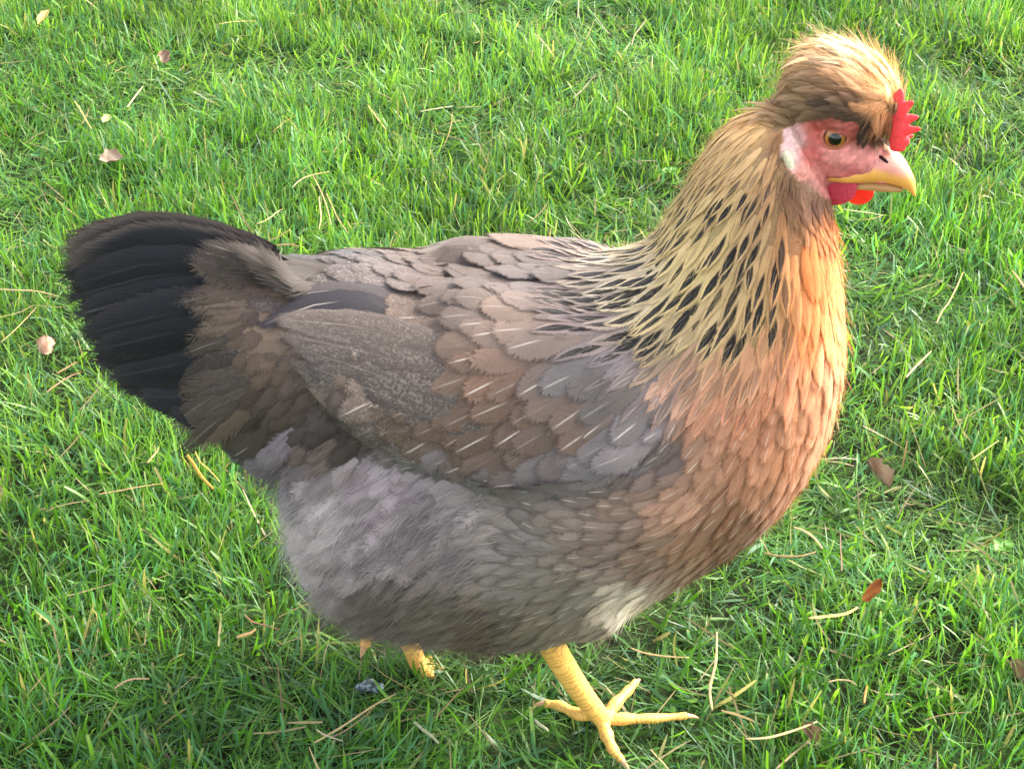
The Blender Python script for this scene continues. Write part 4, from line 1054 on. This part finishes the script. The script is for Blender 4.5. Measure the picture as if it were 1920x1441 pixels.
for lb, pl, w, cc in [('curved top straw of the bunch above the saddle', [(548,352),(562,338),(585,328),(618,322)], .0014, Y1),
        ('left upright straw of the bunch above the saddle', [(598,368),(600,388),(602,408),(598,430)], .0014, Y1),
        ('middle bent straw of the bunch above the saddle', [(586,328),(600,355),(612,385),(622,425)], .0013, Y2),
        ('right leaning straw of the bunch above the saddle', [(612,362),(622,385),(634,410),(652,436)], .0013, Y2),
        ('flat straw lying low beneath the bunch above the saddle', [(480,420),(500,412),(522,396),(530,392)], .0014, Y1),
        ('brownish straw touching the back at the base of the bunch', [(500,466),(520,460),(545,458),(560,462)], .0016, (190,150,104)),
        ('long tan straw lying level left of the rear fluff', [(184,926),(220,920),(262,912),(304,906)], .0014, (206,170,110)),
        ('orange yellow blade hanging down behind the tail coverts', [(350,852),(364,872),(378,894),(400,916)], .0030, (214,172,70)),
        ('thin golden stem beside the orange yellow blade', [(366,846),(376,866),(392,880),(412,902)], .0014, (216,180,90)),
        ('short straw left of the orange yellow blade', [(276,868),(284,858),(294,846),(298,838)], .0016, Y2),
        ('arched tan straw lying in the lower left grass', [(214,1290),(232,1278),(252,1272),(280,1272)], .0017, (196,166,120)),
        ('brown curved stem lying left of the rear foot', [(458,1152),(476,1166),(500,1172),(524,1180)], .0013, (160,120,90)),
        ('small wedge of yellow straw left of the rear foot', [(444,1194),(458,1190),(470,1186),(480,1178)], .0028, (220,184,110)),
        ('upper straw crossing the left edge below the tail', [(-10,596),(20,590),(44,582),(62,572)], .0013, Y1),
        ('lower straw crossing the left edge below the tail', [(0,642),(24,622),(46,600),(68,576)], .0012, Y2),
        ('pale straw at the left edge level with the tail', [(-6,542),(30,544),(70,546),(110,556)], .0014, Y1),
        ('thin straw running under the lower tail corner', [(86,736),(110,718),(134,704),(152,698)], .0012, (198,150,110)),
        ('small tan straw just below the dead leaf left of the tail', [(106,700),(120,692),(134,684),(144,678)], .0014, (206,160,104)),
        ('tan straw leaning in the grass left of centre at the top', [(690,198),(700,212),(712,228),(724,244)], .0018, (206,178,110)),
        ('pinkish straw leaning at the top centre', [(1002,64),(1014,74),(1026,88),(1036,102)], .0020, (214,180,140)),
        ('short level straw at the top left of centre', [(408,46),(430,42),(455,40),(480,40)], .0018, (220,206,130)),
        ('pale straw leaning between the two leaves at the top left', [(238,202),(248,188),(260,172),(268,162)], .0022, (214,200,140)),
        ('orange straw bent over left of the top centre', [(510,248),(522,238),(538,226),(556,216)], .0015, (212,180,90)),
        ('yellow stem leaning at the upper left', [(140,190),(152,208),(162,226),(172,242)], .0016, (214,196,100)),
        ('brown straw arched at the top right of centre', [(1184,86),(1190,66),(1202,50),(1212,36)], .0015, (190,160,130)),
        ('straw leaning in the grass right of the breast', [(1756,606),(1766,584),(1782,562),(1806,510)], .0014, (200,176,110)),
        ('tan straw below the leaning one right of the breast', [(1698,708),(1712,692),(1730,674),(1746,658)], .0020, (200,170,120)),
        ('short tan straw at the right edge', [(1898,508),(1908,520),(1916,532),(1926,546)], .0022, (206,170,110)),
        ('pale broken straw right of the breast below the leaning ones', [(1618,798),(1632,806),(1644,812),(1658,820)], .0026, (206,190,150)),
        ('thin yellow straw lying right of the curled brown leaf', [(1820,862),(1838,850),(1854,838),(1872,826)], .0012, (196,190,110)),
        ('fine brown stem arched at the lower right', [(1730,1350),(1756,1342),(1790,1336),(1822,1334)], .0010, (150,120,90)),
        ('tan curved stem in front of the lower right grass', [(1552,1278),(1572,1274),(1594,1276),(1606,1284)], .0013, (196,176,120)),
        ('dead stalk standing below the breast', [(1578,1072),(1578,1050),(1576,1024),(1576,998)], .0016, (120,90,60)),
        ('orange stem fragment in the bottom right grass', [(1620,1318),(1622,1304),(1624,1292),(1626,1284)], .0018, (186,140,60)),
        ('pale straw slanting at the bottom right of the front foot', [(1220,1404),(1232,1418),(1244,1430),(1256,1444)], .0016, Y2)]:
    straw(lb, pl, w, cc)
leaf('curled brown dead leaf lying right of the breast', 1644, 892, .027, .013, -.65, (166,134,112), (204,178,156), .032, 1.5, tiltv=(.1, -.5, 1))
leaf('pinkish crumpled leaf lying in the upper left grass', 210, 300, .024, .018, .1, (206,176,156), (176,140,124), .032, .6, lobes=1)
leaf('small pink brown leaf standing near the top left', 310, 106, .016, .014, 1.3, (206,160,140), (170,128,110), .034, .5, tiltv=(0, -.9, .6))
leaf('round peach coloured leaf left of the tail', 84, 646, .017, .016, 1.4, (232,176,150), (206,146,120), .030, -.5, tiltv=(.2, -.9, .6))
leaf('ragged golden leaf in the top left corner', 82, 34, .026, .010, .6, (232,196,120), (206,160,90), .034, .7, lobes=2)
leaf('small round pale leaf above the pinkish crumpled leaf', 201, 224, .012, .011, .5, (214,216,150), (196,200,130), .034, .4)
leaf('brown twisted leaf at the lower right edge', 1908, 1262, .018, .011, -.9, (176,146,116), (140,108,86), .028, 1.0)
leaf('crumpled brown leaf right of the bottom tan straw', 1518, 1376, .014, .010, -.7, (150,112,90), (186,150,120), .026, 1.1)
# orange husk
leaf('small orange feathery husk standing in the grass', 1634, 1104, .020, .009, 1.35, (206,124,62), (170,92,44), .036, .6, 'seed_husk', 'husk', tiltv=(0, -.95, .5))
# dropping under the hen
_c = G(690, 1286, .010); sh = [blob(_c + np.array([rng.normal(0, .0035), rng.normal(0, .003), rng.normal(0, .001)]), np.eye(3), (rng.uniform(.003, .0048),) * 2 + (rng.uniform(.0015, .0025),), 12, 8) for _ in range(12)]
M_DROP = NT('dropping'); _tc = M_DROP.n('ShaderNodeTexCoord').outputs['Object']
_n = M_DROP.n('ShaderNodeTexNoise', {'Vector': _tc, 'Scale': 260.0, 'Detail': 4.0})
M_DROP.set(M_DROP.out.inputs[0], M_DROP.n('ShaderNodeBsdfPrincipled', {'Base Color': M_DROP.mix(M_DROP.ss(_n, .46, .58), (.018, .026, .026, 1), (.16, .22, .24, 1)), 'Roughness': .4}).outputs[0])
dr = remesh_obj('dropping', sh, .0007, M_DROP.m, None); tag(dr, 'white and dark dropping in the grass below the rear leg', 'dropping')
# small clover-like weeds
M_WEED = simple_mat('clover_leaf', (.10, .24, .03), .5, .4, noise=(300, .2), translucent=.35)
for lb, cx, cy, s in (('small clover sprig in the grass left of the neck', 1258, 322, 1.0), ('small bright clover sprig at the right edge', 1880, 1026, 1.0), ('tiny clover sprig right of the throat', 1606, 446, .7)):
    c0 = G(cx, cy, .032); r = bpy.data.objects.new('clover', None); COL.objects.link(r); r.location = c0 - np.array([0, 0, .03]); tag(r, lb, 'clover')
    pth = np.array([[0, 0, 0], [.001, 0, .012], [.0, .001, .022], [0, 0, .030]]); v, f = tube(pth, [.0006] * 4, 6); mesh_obj('stem', v, f, M_WEED, r)
    for k in range(4):
        a = k * 1.57 + .4 + rng.normal(0, .2); R_ = .0062 * s * rng.uniform(.8, 1.15); d = np.array([math.cos(a), math.sin(a), .15 + rng.normal(0, .1)]); sd_ = np.array([-math.sin(a), math.cos(a), 0]); nn = np.cross(d, sd_)
        uu, vv = np.meshgrid(np.linspace(0, 1, 7), np.linspace(-1, 1, 7), indexing='ij'); wdt = np.sin(np.pi * np.clip(uu * .8 + .12, 0, 1)) ** .7
        V = np.array([0, 0, .030]) + (uu * R_ * 1.4)[..., None] * d + (vv * wdt * R_ * .62)[..., None] * sd_ + (.25 * R_ * vv ** 2)[..., None] * nn
        i = np.arange(6)[:, None] * 7; j = np.arange(6)[None]
        mesh_obj('leaflet', V.reshape(-1, 3), np.stack([i + j, i + 7 + j, i + 8 + j, i + j + 1], -1).reshape(-1, 4), M_WEED, r)
